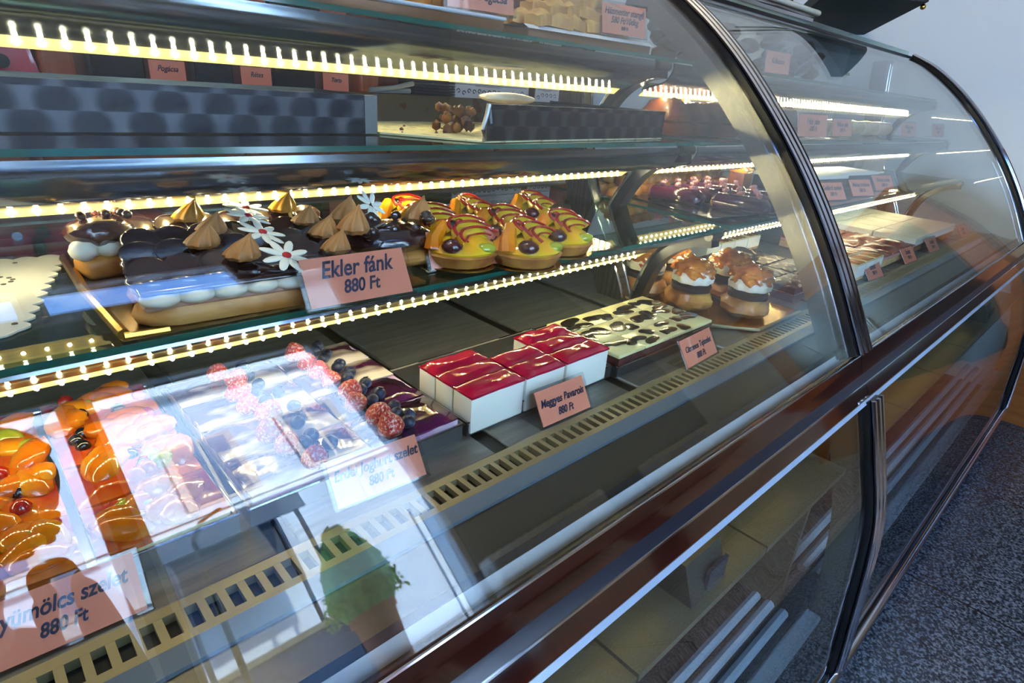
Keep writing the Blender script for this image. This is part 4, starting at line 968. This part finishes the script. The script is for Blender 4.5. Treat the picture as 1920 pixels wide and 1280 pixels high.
# ---- berry slices
def strawberry(s=.030):
    b = B(); lathe(b, [(.001, 0), (s*.75, .004), (s, s*.5), (s*.85, s*1.05), (s*.45, s*1.6), (.001, s*1.85)], n=20, f=lambda a: 1)
    for v in b.verts: v.co *= 1+.04*noise.noise(v.co*60)
    return b
def blueberry(r=.019):
    b = B(); sph(b, (0, 0, r*.9), r, 3, (1, 1, .9)); q = B(); lathe(q, [(r*.15, -.001), (r*.42, .002), (r*.34, .0005)], n=10, f=lambda a: 1+.18*cos(5*a)); merge(b, q, Matrix.Translation((.002, -.004, r*1.74))); return b
def berryslice(x0, x1, y0, y1, label, dark, berries, seed, z1=.073):
    random.seed(seed)
    t = thing('berry_slice', label, 'cake slice', ((x0+x1)/2, (y0+y1)/2, -.994), group='purple berry yoghurt slices'); w = (x1-x0)/2; d = (y1-y0)/2
    b = rbox(-w, w, -d, d, 0, z1-.006, .005, 1); obj('yoghurt_cream', b, M_LILAC, t)
    b = slab(-w, w, -d, d, z1-.012, z1, 12, 10, .005, 18, seed, .003); obj('marbled_glaze', b, [M_PURPD if dark else M_PURPW, M_PURPD if dark else M_PURPW], t)
    for kind, x, y in berries:
        if kind == 's': b = strawberry(rnd(.032, .040)); o = obj('strawberry', b, M_STRAW, t, loc=(x, y, z1-.002)); o.rotation_euler = (rnd(-.5, .3), rnd(-.5, .5), rnd(0, 6))
        else: b = blueberry(rnd(.019, .0225)); o = obj('blueberry', b, M_BLUE, t, loc=(x, y, z1)); o.rotation_euler = (rnd(-.4, .4), rnd(-.4, .4), 0)
yy = [(1.192, 1.372), (1.378, 1.545), (1.551, 1.71), (1.716, 1.88)]
for j, (y0, y1) in enumerate(yy):
    be = [('s', -.065, -.05), ('s', -.07, .03), ('b', -.015, -.055), ('b', .012, -.03), ('b', -.012, .012), ('b', .015, .045)]
    berryslice(.700, .985, y0, y1, 'right-hand berry slice with strawberries and blueberries, %s from the glass' % ['first', 'second', 'third', 'fourth'][j], j in (0, 1), [(k, x+rnd(-.008, .008), y+rnd(-.008, .008)) for k, x, y in be], 70+j)
    berryslice(.372, .694, y0, y1, 'left-hand berry slice half lost in the window reflection, %s from the glass' % ['first', 'second', 'third', 'fourth'][j], False, [(k, x+.05+rnd(-.02, .02), y+rnd(-.01, .01)) for k, x, y in be], 80+j)
# ---- jellied fruit slices
def fruitslice(x0, x1, y0, y1, label, seed):
    random.seed(seed)
    t = thing('jellied_fruit_slice', label, 'cake slice', ((x0+x1)/2, (y0+y1)/2, -.994), group='jellied fruit slices'); w = (x1-x0)/2; d = (y1-y0)/2
    b = rbox(-w, w, -d, d, 0, .06, .006, 1); obj('cream_base', b, M_CREAMY, t)
    b = slab(-w, w, -d, d, .055, .078, 10, 10, .008, 20, seed, .004); obj('jelly', b, [mat('red_orange_jelly', 'b02010', .06, coat=1, color2='e07a10', cscale=14, sub=.2)]*2, t)
    for k in range(13):
        x, y = rnd(-w*.8, w*.8), rnd(-d*.8, d*.8); kind = random.choice('popogrrb')
        b = B()
        if kind in 'po': sph(b, (0, 0, 0), .050, 3, (1.15, .75, .5), nz=.12); nm_, mm = 'peach_wedge', M_ORANGE
        elif kind == 'g': sph(b, (0, 0, 0), .030, 3, (1.1, .8, .8)); nm_, mm = 'green_grape', M_GGRAPE
        elif kind == 'b': sph(b, (0, 0, 0), .018, 2); nm_, mm = 'blackberry', M_BLUEG
        else: sph(b, (0, 0, 0), .020, 2, nz=.1); nm_, mm = 'red_currant', M_RASP
        o = obj(nm_, b, mm, t, loc=(x, y, .084)); o.rotation_euler = (rnd(-.3, .3), rnd(-.3, .3), rnd(0, 6))
for j, (y0, y1) in enumerate(((1.192, 1.372), (1.378, 1.56), (1.566, 1.74), (1.746, 1.93))):
    for i, (x0, x1) in enumerate(((.066, .322), (-.25, .045), (-.56, -.265))):
        fruitslice(x0, x1, y0, y1, 'jellied fruit slice, %s column, %s from the glass' % (['right-hand', 'middle', 'left-hand'][i], ['first', 'second', 'third', 'fourth'][j]), 100+j*3+i)

# ---- cream puffs on a gold board
t = thing('cake_board', 'mirror-gold board under the caramel cream puffs, its corner reaching the air grille', 'cake board', (2.86, 1.42, -1), radians(0))
b = B(); f0 = [b.verts.new(v) for v in ((-.34, -.16, .012), (-.16, -.36, .012), (.30, -.37, .012), (.30, .38, .012), (-.34, .38, .012))]
b.faces.new(f0); e = bmesh.ops.extrude_face_region(b, geom=b.faces[:]); bmesh.ops.translate(b, verts=[v for v in e['geom'] if isinstance(v, bmesh.types.BMVert)], vec=(0, 0, .008)); bmesh.ops.recalc_face_normals(b, faces=b.faces)
obj('board', b, M_GOLD, t, smooth=False)
b = B(); tube(b, [(-.34, .38, .016), (-.34, -.16, .016), (-.16, -.36, .016), (.30, -.37, .016)], .009, 8); obj('folded_rim', b, M_BRASS, t)
def puff(loc, rz, label, seed):
    random.seed(seed)
    t = thing('cream_puff', label, 'cream puff', loc, rz, 'caramel cream puffs'); t.scale = (1.06, 1.06, 1.1)
    b = B(); lathe(b, [(.001, 0), (.080, 0), (.112, .025), (.115, .05), (.095, .075), (.06, .085)], n=48, f=lambda a: 1+.05*cos(8*a)+.02*sin(5*a))
    for v in b.verts: v.co *= 1+.14*noise.noise(v.co*16+Vector((seed, 0, 0)))
    obj('choux_base', b, mat('puff_choux', 'd09a48', .5, color2='9c6226', cscale=22, bump=.3, bscale=40, coat=.2), t)
    b = B(); lathe(b, [(.07, .078), (.094, .085), (.096, .11), (.07, .125)], n=36, f=lambda a: 1+.03*cos(6*a)); obj('chocolate_cream', b, M_CHOCF, t)
    b = B(); lathe(b, [(.075, .118), (.094, .125), (.098, .15), (.085, .17), (.03, .175)], n=45, f=lambda a: 1+.05*cos(9*a)); obj('whipped_cream', b, M_CREAM, t)
    b = B(); sph(b, (0, 0, .172), .092, 4, (1.05, 1.0, .66), nz=.35, nf=3.6)
    for k in range(10): sph(b, (rnd(-.06, .06), rnd(-.06, .06), .21), rnd(.01, .02), 2, (1, 1, .5), nz=.2)
    obj('caramel_cap', b, M_CARA, t)
for i, (x, y, l) in enumerate(((2.68, 1.72, 'back left, tallest in the photo corner'), (2.70, 1.45, 'front left'), (2.96, 1.75, 'back middle'), (2.86, 1.22, 'front, nearest the small card'), (3.03, 1.42, 'right, beside the chocolate crumb cake'))):
    puff((x, y, -.98), rnd(0, 6), 'caramel-capped cream puff, %s' % l, 20+i)

# ---- sheet cakes of the right bay deck
def sheet(name, cat, label, x0, x1, y0, y1, layers, nx=3, ny=3, group=None, seed=1, base=-.99):
    """block of layered cake cut in pieces; layers = [(z0, z1, material, amp)]"""
    out = []
    for i in range(nx):
        for j in range(ny):
            a = x0+(x1-x0)*i/nx; c = x0+(x1-x0)*(i+1)/nx-.010; d = y0+(y1-y0)*j/ny; e = y0+(y1-y0)*(j+1)/ny-.010
            t = thing(name, label % (['first', 'second', 'third', 'fourth', 'fifth', 'sixth'][i], ['front', 'second', 'third', 'fourth', 'fifth', 'sixth'][j]), cat, ((a+c)/2, (d+e)/2, base+.004*noise.noise(Vector((a*9, d*9, 0)))), .03*noise.noise(Vector((a*5, d*5, 2))), group)
            w = (c-a)/2; h = (e-d)/2
            for ln, z0, z1, m, amp in layers:
                b = slab(-w, w, -h, h, z0, z1, 8, 8, amp, 26, seed+i*7+j*13, 0, None, .003) if amp else rbox(-w, w, -h, h, z0, z1, .004, 1)
                obj(ln, b, [m, m] if amp else m, t)
            out.append((t, w, h))
    return out
pan(3.33, 4.02, 1.16, 1.86, .045, 'steel pan under the chocolate shavings cake')
sheet('shavings_slice', 'cake slice', 'dark slice under chocolate shavings, %s column, %s row', 3.34, 4.01, 1.17, 1.85, [('sponge', 0, .03, M_SPONGEY, 0), ('chocolate_cream', .03, .07, M_CHOCF, .002), ('shavings', .068, .085, M_SHAV, .012)], 2, 4, 'chocolate shavings slices', 3)
st = sheet('striped_cream_slice', 'cake slice', 'white cream slice with caramel stripes, %s column, %s row', 3.62, 4.40, 1.88, 2.36, [('sponge', 0, .022, M_SPONGEY, 0), ('white_cream', .022, .10, M_WCAKE, .002), ('yellow_top', .10, .105, M_CREAMY, 0)], 4, 3, 'striped cream slices behind the shavings cake', 5)
st += sheet('striped_cream_slice', 'cake slice', 'white cream slice with golden stripes before the red crumble cake, %s column, %s row', 4.10, 4.62, 1.10, 1.50, [('sponge', 0, .022, M_SPONGEY, 0), ('white_cream', .022, .105, M_WCAKE, .002), ('yellow_top', .105, .11, M_CREAMY, 0)], 3, 3, 'striped cream slices by the curved post', 8)
for t, w, h in st:
    for k in (-.55, 0, .55):
        b = B(); zt = .106 if t['group'].endswith('cake') else .111; rbox(k*w-.012, k*w+.012, -h*.92, h*.92, zt-.002, zt+.006, .003, 1, b); obj('caramel_stripe', b, M_STRIPE, t)
sheet('crumble_slice', 'cake slice', 'slice with glossy red-brown crumble, %s column, %s row', 4.66, 5.46, 1.12, 1.85, [('sponge', 0, .05, M_SPONGEY, 0), ('pink_cream', .05, .07, mat('pink_cream', 'd99a90', .5), 0), ('crumble', .07, .095, M_REDCR, .014)], 3, 3, 'red crumble slices', 9)
sheet('white_layer_slice', 'cake slice', 'slice of the long white-topped cake, %s column, %s row', 5.30, 6.75, 1.14, 2.10, [('nut_sponge', 0, .05, mat('nut_sponge', '8a5a3c', .7), 0), ('cream', .05, .085, M_WCAKE, .002), ('white_top', .085, .115, mat('white_icing', 'e4dfca', .55), .003)], 5, 3, 'white-topped slices', 10) if False else None
sheet('white_layer_slice', 'cake slice', 'slice of the long white-topped cake, %s column, %s row', 5.52, 6.80, 1.14, 2.10, [('nut_sponge', 0, .05, mat('nut_sponge', '8a5a3c', .7), 0), ('cream', .05, .085, M_WCAKE, .002), ('white_top', .085, .115, mat('white_icing', 'e4dfca', .55), .003)], 5, 3, 'white-topped slices', 10)

# ---- right bay, lowest shelf
random.seed(31)
t = thing('paper_doily', 'white scalloped doily under the golden pogácsa heap', 'doily', (3.25, 2.10, Z1+.001))
b = B(); n_ = 60; f0 = [b.verts.new((.72*cos(2*pi*k/n_)*(1+.03*(k % 2)), .16*sin(2*pi*k/n_)*(1+.04*(k % 2)), .004)) for k in range(n_)]; f1 = [b.verts.new(v.co-Vector((0, 0, .003))) for v in f0]
b.faces.new(f0); b.faces.new(f1[::-1])
for k in range(n_): q = (k+1) % n_; b.faces.new((f0[q], f0[k], f1[k], f1[q]))
obj('lace_sheet', b, M_DOILY, t, smooth=False)
b = B(); lathe(b, [(.030, 0), (.040, .008), (.042, .035), (.036, .05), (.02, .056), (.001, .054)], n=16)
for v in b.verts: v.co *= 1+.12*noise.noise(v.co*30)
pg = obj('pogacsa', b, M_GOLDB, loc=(3.0, 2.1, Z1+.006)); tag(pg, 'small golden cheese scone in the heap on the doily of the lowest shelf', 'scone', 'golden scones heaped on the doily')
k = 0
for layer, (nx_, ny_, zz) in enumerate(((15, 3, .006), (13, 3, .058), (10, 2, .108))):
    for i in range(nx_):
        for j in range(ny_):
            o = pg if k == 0 else pg.copy()
            if k: C.objects.link(o)
            o.location = P(2.66+layer*.09+i*.084+rnd(-.01, .01), 1.985+j*.085+layer*.02+rnd(-.01, .01), Z1+zz); o.rotation_euler = (rnd(-.3, .3), rnd(-.3, .3), rnd(0, 6)); k += 1
b = B(); b = rbox(-.40, .40, -.33, .33, 0, .008, .003, 1); o = obj('mirror_tray', b, MATS['mirror_tray_steel']); o.location = P(3.12, 1.64, Z1); o.rotation_euler = (0, 0, radians(-12)); tag(o, 'flat shiny tray under the plum-glazed éclairs', 'tray')
def plum(loc, rz, label, seed):
    random.seed(seed)
    t = thing('plum_eclair', label, 'éclair', loc, rz, 'plum-glazed éclairs'); t.scale = (1, 1, .82)
    b = B(); q = B(); h = .155; lathe(q, [(.001, -h), (.03, -h+.008), (.052, -h+.03), (.056, 0), (.052, h-.03), (.03, h-.008), (.001, h)], n=18); merge(b, q, Matrix.Rotation(pi/2, 4, 'Y'))
    for v in b.verts: v.co.z = max(v.co.z, -.03)+.03
    obj('bun', b, M_BUN, t)
    b = B(); q = B(); lathe(q, [(.001, -h-.005), (.035, -h+.005), (.058, -h+.03), (.062, 0), (.058, h-.03), (.035, h-.005), (.001, h+.005)], n=20); merge(b, q, Matrix.Rotation(pi/2, 4, 'Y'))
    for v in b.verts: v.co *= 1+.10*noise.noise(v.co*16+Vector((seed, 0, 0))); v.co.z = max(v.co.z, -.030)+.034
    obj('plum_glaze', b, M_PURPE, t)
    for k in range(3):
        b = B(); x = -.09+.09*k
        for m_ in range(4): sph(b, (x+rnd(-.012, .012), rnd(-.012, .012), .10+rnd(0, .016)), .013, 2, nz=.3)
        obj('pink_crumbs', b, M_PINKC, t)
for i, (x, y) in enumerate(((2.90, 1.75), (3.05, 1.745), (3.20, 1.74), (3.35, 1.735), (3.00, 1.43), (3.15, 1.425), (3.30, 1.42))):
    plum((x, y, Z1+.010), radians(-84), 'plum-glazed éclair with pink crumbs, %s row, %s from the left' % ((('back', ['first', 'second', 'third', 'fourth'][i]) if i < 4 else ('front', ['first', 'second', 'third'][i-4]))), 60+i)
def wedge(loc, rz, label, m1, m2, sz=(.09, .05, .15)):
    t = thing('cake_wedge', label, 'cake slice', loc, rz)
    b = rbox(-sz[0], sz[0], -sz[1], sz[1], 0, sz[2]*.85, .006, 1); obj('sponge', b, m1, t)
    b = slab(-sz[0], sz[0], -sz[1], sz[1], sz[2]*.84, sz[2], 6, 6, .006, 20, 3, .004); obj('topping', b, [m2, m2], t)
wedge((3.70, 1.80, Z1+.004), .2, 'tall brown layered slice in clear film beside the plum éclairs', M_STRUD, M_CARA)
wedge((4.62, 1.84, Z1+.004), .1, 'dark cocoa cube behind the white-topped torte', M_CHOCF, M_CHOC, (.07, .07, .17))
# white/dark tortes and chocolate logs
for i, (x, w, m1, lab) in enumerate(((4.35, .34, M_CHOCF, 'long dark torte with white icing band at the left of the right bay'), (5.05, .30, M_CHOCF, 'long dark torte with white icing behind the middle salmon card'))):
    t = thing('torte', lab, 'torte', (x, 1.68, Z1+.004), radians(-8), 'iced tortes of the right bay')
    b = rbox(-w, w, -.15, .15, 0, .09, .01, 2); obj('sponge', b, m1, t)
    b = slab(-w, w, -.15, .15, .088, .112, 16, 8, .004, 20, 5+i, .003); obj('white_icing', b, [M_WCAKE, M_WCAKE], t)
for i, x in enumerate((5.15, 5.55, 5.95)):
    t = thing('chocolate_log', 'dark chocolate log standing behind the iced tortes, %s of three' % ['left', 'middle', 'right'][i], 'log cake', (x, 2.02, Z1+.004), radians(-6), 'dark chocolate logs')
    b = B(); q = B(); lathe(q, [(.001, -.17), (.08, -.165), (.085, 0), (.08, .165), (.001, .17)], n=18); merge(b, q, Matrix.Translation((0, 0, .085)) @ Matrix.Rotation(pi/2, 4, 'Y')); obj('log', b, M_CHOC, t)
    b = B(); tube(b, [(-.16+.02*k, .03*sin(k*1.5), .172) for k in range(17)], .006, 6); obj('piped_line', b, M_CHOCB, t)
t = thing('cake_box', 'grey film-wrapped cake block at the right end of the lowest shelf', 'cake', (6.45, 2.0, Z1+.004))
b = rbox(-.32, .32, -.14, .14, 0, .2, .02, 2); obj('wrapped_block', b, mat('grey_film', '6a6c70', .3, .2, bump=.6, bscale=15), t)
b = rbox(-.33, .33, -.15, .15, -.003, .006, .002, 1); obj('board', b, M_PAPER, t)

# ---- middle shelf: engine-turned trays
t = thing('quilted_tray', 'long engine-turned steel tray side filling the left of the middle shelf', 'tray', (-.35, 1.98, Z2))
b = B(); box(b, -1.42, 1.42, -.205, -.197, .004, .118); box(b, -1.42, -1.412, -.197, .2, .004, .118); box(b, 1.412, 1.42, -.197, .2, .004, .118); obj('tray_wall', b, M_SWIRL, t, smooth=False)
b = B(); box(b, -1.42, 1.42, -.197, .2, .004, .010); obj('tray_floor', b, M_STEEL, t, smooth=False)
b = B(); box(b, -1.42, 1.42, .2, .208, .004, .118); obj('rear_wall', b, M_STEEL, t, smooth=False)
b = B(); box(b, 1.38, 1.424, -.209, -.205, .004, .118); obj('end_flap', b, M_PAN, t, smooth=False)
T2 = thing('quilted_tray', 'engine-turned steel tray set askew with crumb-strewn open end, right of the long one', 'tray', (1.32, 1.525, Z2+.002))
A = Vector((0, 0, 0)); Bv = Vector((1.16, .10, 0)); Lv = Vector((-.23, .26, 0)); dr = (Bv-A).normalized(); bk = Vector((-dr.y, dr.x, 0))
D2 = Bv+Vector((-.02, .70, 0)); R2 = Vector((-.60, .685, 0))
def wall2(p, q, h0, h1, th, name, m):
    b = B(); d = (q-p).normalized(); n_ = Vector((-d.y, d.x, 0))*th; vs = [b.verts.new(v) for v in (p, q, q+n_, p+n_)]; ws = [b.verts.new(v+Vector((0, 0, h1-h0))) for v in (p, q, q+n_, p+n_)]
    b.faces.new(vs[::-1]); b.faces.new(ws)
    for i in range(4): k = (i+1) % 4; b.faces.new((vs[i], vs[k], ws[k], ws[i]))
    bmesh.ops.translate(b, verts=b.verts, vec=(0, 0, h0)); return obj(name, b, m, T2, smooth=False)
wall2(A+dr*.008, Bv, .004, .118, .008, 'tray_wall', M_SWIRL)
wall2(Bv, D2, .004, .118, .008, 'side_wall', M_SWIRL)
wall2(D2, R2, .004, .110, .008, 'rear_wall', M_TRAYIN)
b = B(); pts = [A, Bv, D2, Vector((-.23, .69, 0)), Lv]; f0 = [b.verts.new(p+Vector((0, 0, .006))) for p in pts]; f1 = [b.verts.new(p) for p in pts]; b.faces.new(f0); b.faces.new(f1[::-1])
for i in range(5): k = (i+1) % 5; b.faces.new((f1[i], f1[k], f0[k], f0[i]))
obj('tray_floor', b, M_BOARD, T2, smooth=False)
b = B(); tube(b, [(0, .002, .004), (-.006, .004, .04), (.006, .0, .085), (.012, 0, .118)], .009, 8); tube(b, [(.012, -.004, .1), (.02, -.004, .06)], .006, 6); obj('folded_edge', b, M_PAN, T2)
random.seed(77)
b = B()
for k in range(34): sph(b, (rnd(.02, .16)*1, .20+rnd(0, .10), .012+rnd(0, .085)), rnd(.008, .022), 1, nz=.4)
cr1 = obj('cake_remnant', b, mat('cake_remnant', '8a5a1e', .6, color2='3a1420', cscale=30), T2)
b = B()
for k in range(14): p_ = Lv*rnd(0, 1)+dr*rnd(0, .6)+bk*rnd(.02, .3); sph(b, (p_.x, p_.y, .008), rnd(.003, .008), 1, nz=.4)
cr2 = obj('crumbs', b, mat('dark_crumbs', '4a1a1a', .6), T2); cr2['kind'] = 'stuff'
# bread slice and tongs on the trays
a = at(965, 196, y=1.78)
t = thing('bread_slice', 'pale bread roll lying on the rim of the askew tray', 'bread', (a.x, 1.82, Z2+.112), radians(-5))
b = B(); sph(b, (0, 0, .02), .10, 3, (1.3, .5, .2), nz=.08); obj('crumb', b, mat('pale_bread', 'd9c8a8', .6, color2='c4a27c', cscale=20), t)
a = at(753, 172, y=2.2)
t = thing('serving_tongs', 'pale plastic serving tongs behind the trays', 'tongs', (a.x, 2.27, Z2+.122), radians(-8))
b = B(); tube(b, [(-.10, 0, 0), (0, 0, .012), (.10, .01, .034)], .010, 8); obj('arm', b, M_WHITE, t)
b = B(); tube(b, [(-.10, 0, 0), (0, .03, .0), (.10, .04, .004)], .010, 8); obj('arm', b, M_WHITE, t)
# loaves right of the tray
def loaf(x0, x1, y, z, label, sc=1, m=M_STRUD, h=.075, grp='brown pies of the middle shelf'):
    t = thing('fruit_pie', label, 'pie', ((x0+x1)/2, y, z), radians(-5), grp); w = (x1-x0)/2
    b = slab(-w, w, -.14, .14, 0, h*.9, 24, 10, .008, 14, int(x0*9), .02); obj('lower_crust', b, [m, m], t)
    b = slab(-w, w, -.14, .14, h*.92, h*1.7, 24, 10, .030, 14, int(x0*13), .03); obj('upper_crust', b, [m, m], t)
loaf(2.75, 3.30, 1.84, Z2+.006, 'dark baked pie beside the right quilted tray')
loaf(3.38, 4.20, 1.84, Z2+.006, 'dark baked pie left of the Házi pite card, behind the curved post')
t = thing('serving_tray', 'low pinkish tray edge under the Házi pite card', 'tray', (3.85, 1.78, Z2+.0))
b = B(); b = rbox(-.75, .75, -.26, .26, 0, .006, .002, 1); obj('tray_floor', b, M_PAN, t)
for i in range(5):
    x = 4.75+i*.36
    t = thing('pale_roll', 'pale puff pastry roll on the middle shelf, %s from the Házi pite card' % ['first', 'second', 'third', 'fourth', 'fifth'][i], 'pastry roll', (x, 1.84, Z2+.004), radians(-8), 'pale pastry rolls')
    b = B(); q = B(); lathe(q, [(.001, -.16), (.05, -.155), (.06, 0), (.05, .155), (.001, .16)], n=18); merge(b, q, Matrix.Translation((0, 0, .058)) @ Matrix.Rotation(pi/2, 4, 'Y'))
    for v in b.verts: v.co *= 1+.08*noise.noise(v.co*18+Vector((i, 0, 0)))
    obj('pastry', b, mat('pale_puff', 'dcc39a', .5, color2='bd9158', cscale=18, bump=.3, bscale=50), t)
    b = B()
    for k in range(9): sph(b, (-.13+.032*k, -.03+rnd(-.01, .01), .105), .015, 1, (1, 1, .5), nz=.3)
    obj('crumb_topping', b, M_CREAM, t)

# ---- top shelf
a0 = at(918, 42, y=1.74); a1 = at(1215, 72, y=1.74)
t = thing('serving_tray', 'brown-gold tray with paper lace under the crumbly cheese sticks on the top shelf', 'tray', (2.05, 1.88, Z3+.0), radians(-4))
b = B(); b = rbox(-.33, .38, -.14, .2, 0, .035, .006, 2); obj('tray_body', b, mat('brown_tray', '7a4a1e', .35, .3), t)
b = B(); ring = []
n_ = 44
for k in range(n_+1): ring.append((-.34+.73*k/n_, -.15-.012*abs(sin(k*pi/2+.4)), .030))
tt = [b.verts.new(p) for p in ring]; bb = [b.verts.new((p[0], -.12, .046)) for p in ring]; cc = [b.verts.new((p[0], .18, .046)) for p in ring]
for k in range(n_): b.faces.new((tt[k], tt[k+1], bb[k+1], bb[k])); b.faces.new((bb[k], bb[k+1], cc[k+1], cc[k]))
obj('lace_paper', b, mat('white_lace', 'cfd2d8', .8), t, smooth=False)
random.seed(9)
b = B(); b = slab(-.05, .05, -.035, .035, 0, .05, 8, 8, .010, 30, 2, .006, None, .008)
cs = obj('cheese_stick', b, [M_CRUMBY, M_CRUMBY], loc=(2, 1.9, Z3+.05)); tag(cs, 'crumbly golden cheese stick on the lace paper of the top shelf', 'savoury stick', 'crumbly cheese sticks on the top shelf')
k = 0
for layer, (nx_, ny_) in enumerate(((6, 3), (5, 2), (3, 1))):
    for i in range(nx_):
        for j in range(ny_):
            o = cs if k == 0 else cs.copy()
            if k: C.objects.link(o)
            o.location = P(1.80+layer*.08+i*.098+rnd(-.01, .01), 1.80+j*.08+layer*.02, Z3+.048+layer*.045); o.rotation_euler = (rnd(-.2, .2), rnd(-.2, .2), rnd(-.5, .5)); k += 1
t = thing('serving_tray', 'gold-edged tray with paper, cut by the top edge of the photo', 'tray', (1.22, 1.9, Z3), radians(-3))
b = B(); b = rbox(-.36, .34, -.16, .2, 0, .035, .006, 2); obj('tray_body', b, MATS['brown_tray'], t)
b = B(); b = rbox(-.37, .35, -.165, .2, .034, .046, .004, 1); obj('lace_paper', b, MATS['white_lace'], t)
for i in range(5):
    x = 1.0+i*.11
    t = thing('savoury_scone', 'golden scone on the tray cut by the photo top, %s from the left' % ['first', 'second', 'third', 'fourth', 'fifth'][i], 'scone', (x, 1.93, Z3+.046), 0, 'scones on the top shelf')
    b = B(); lathe(b, [(.04, 0), (.05, .01), (.052, .05), (.03, .07), (.001, .068)], n=18)
    for v in b.verts: v.co *= 1+.12*noise.noise(v.co*25+Vector((i, 0, 0)))
    obj('crust', b, M_GOLDB, t)
# bagged brown pastries, right bay top shelf
for i, x in enumerate((2.95, 3.45, 3.95, 4.5)):
    t = thing('film_bag', 'clear bag of brown biscuits on the right bay top shelf, %s from left' % ['first', 'second', 'third', 'fourth'][i], 'bag of biscuits', (x, 1.95, Z3), radians(rnd(-10, 10)), 'bags of brown biscuits')
    b = B(); sph(b, (0, 0, .115), .17, 3, (1.1, .7, .66), nz=.10); obj('film', b, mat('clear_film', 'b8bcc0', .12, 0, alpha=.05, spec=.4, bump=.7, bscale=14), t)
    for k in range(9):
        b = B(); sph(b, (0, 0, 0), .075, 2, (1, .8, .5), nz=.2); o = obj('biscuit', b, mat('brown_biscuit', '3c1e10', .5, color2='3a1c0e', cscale=30, bump=.3), t, loc=(rnd(-.11, .11), rnd(-.06, .06), .035+.022*k)); o.rotation_euler = (rnd(-.6, .6), rnd(-.6, .6), 0)
card_at((3.75, 1.74, Z3+.002), .28, radians(-6), [('Kókuszos', .042, .45)], 'salmon card before the clear biscuit bags on the top shelf', tilt=8)
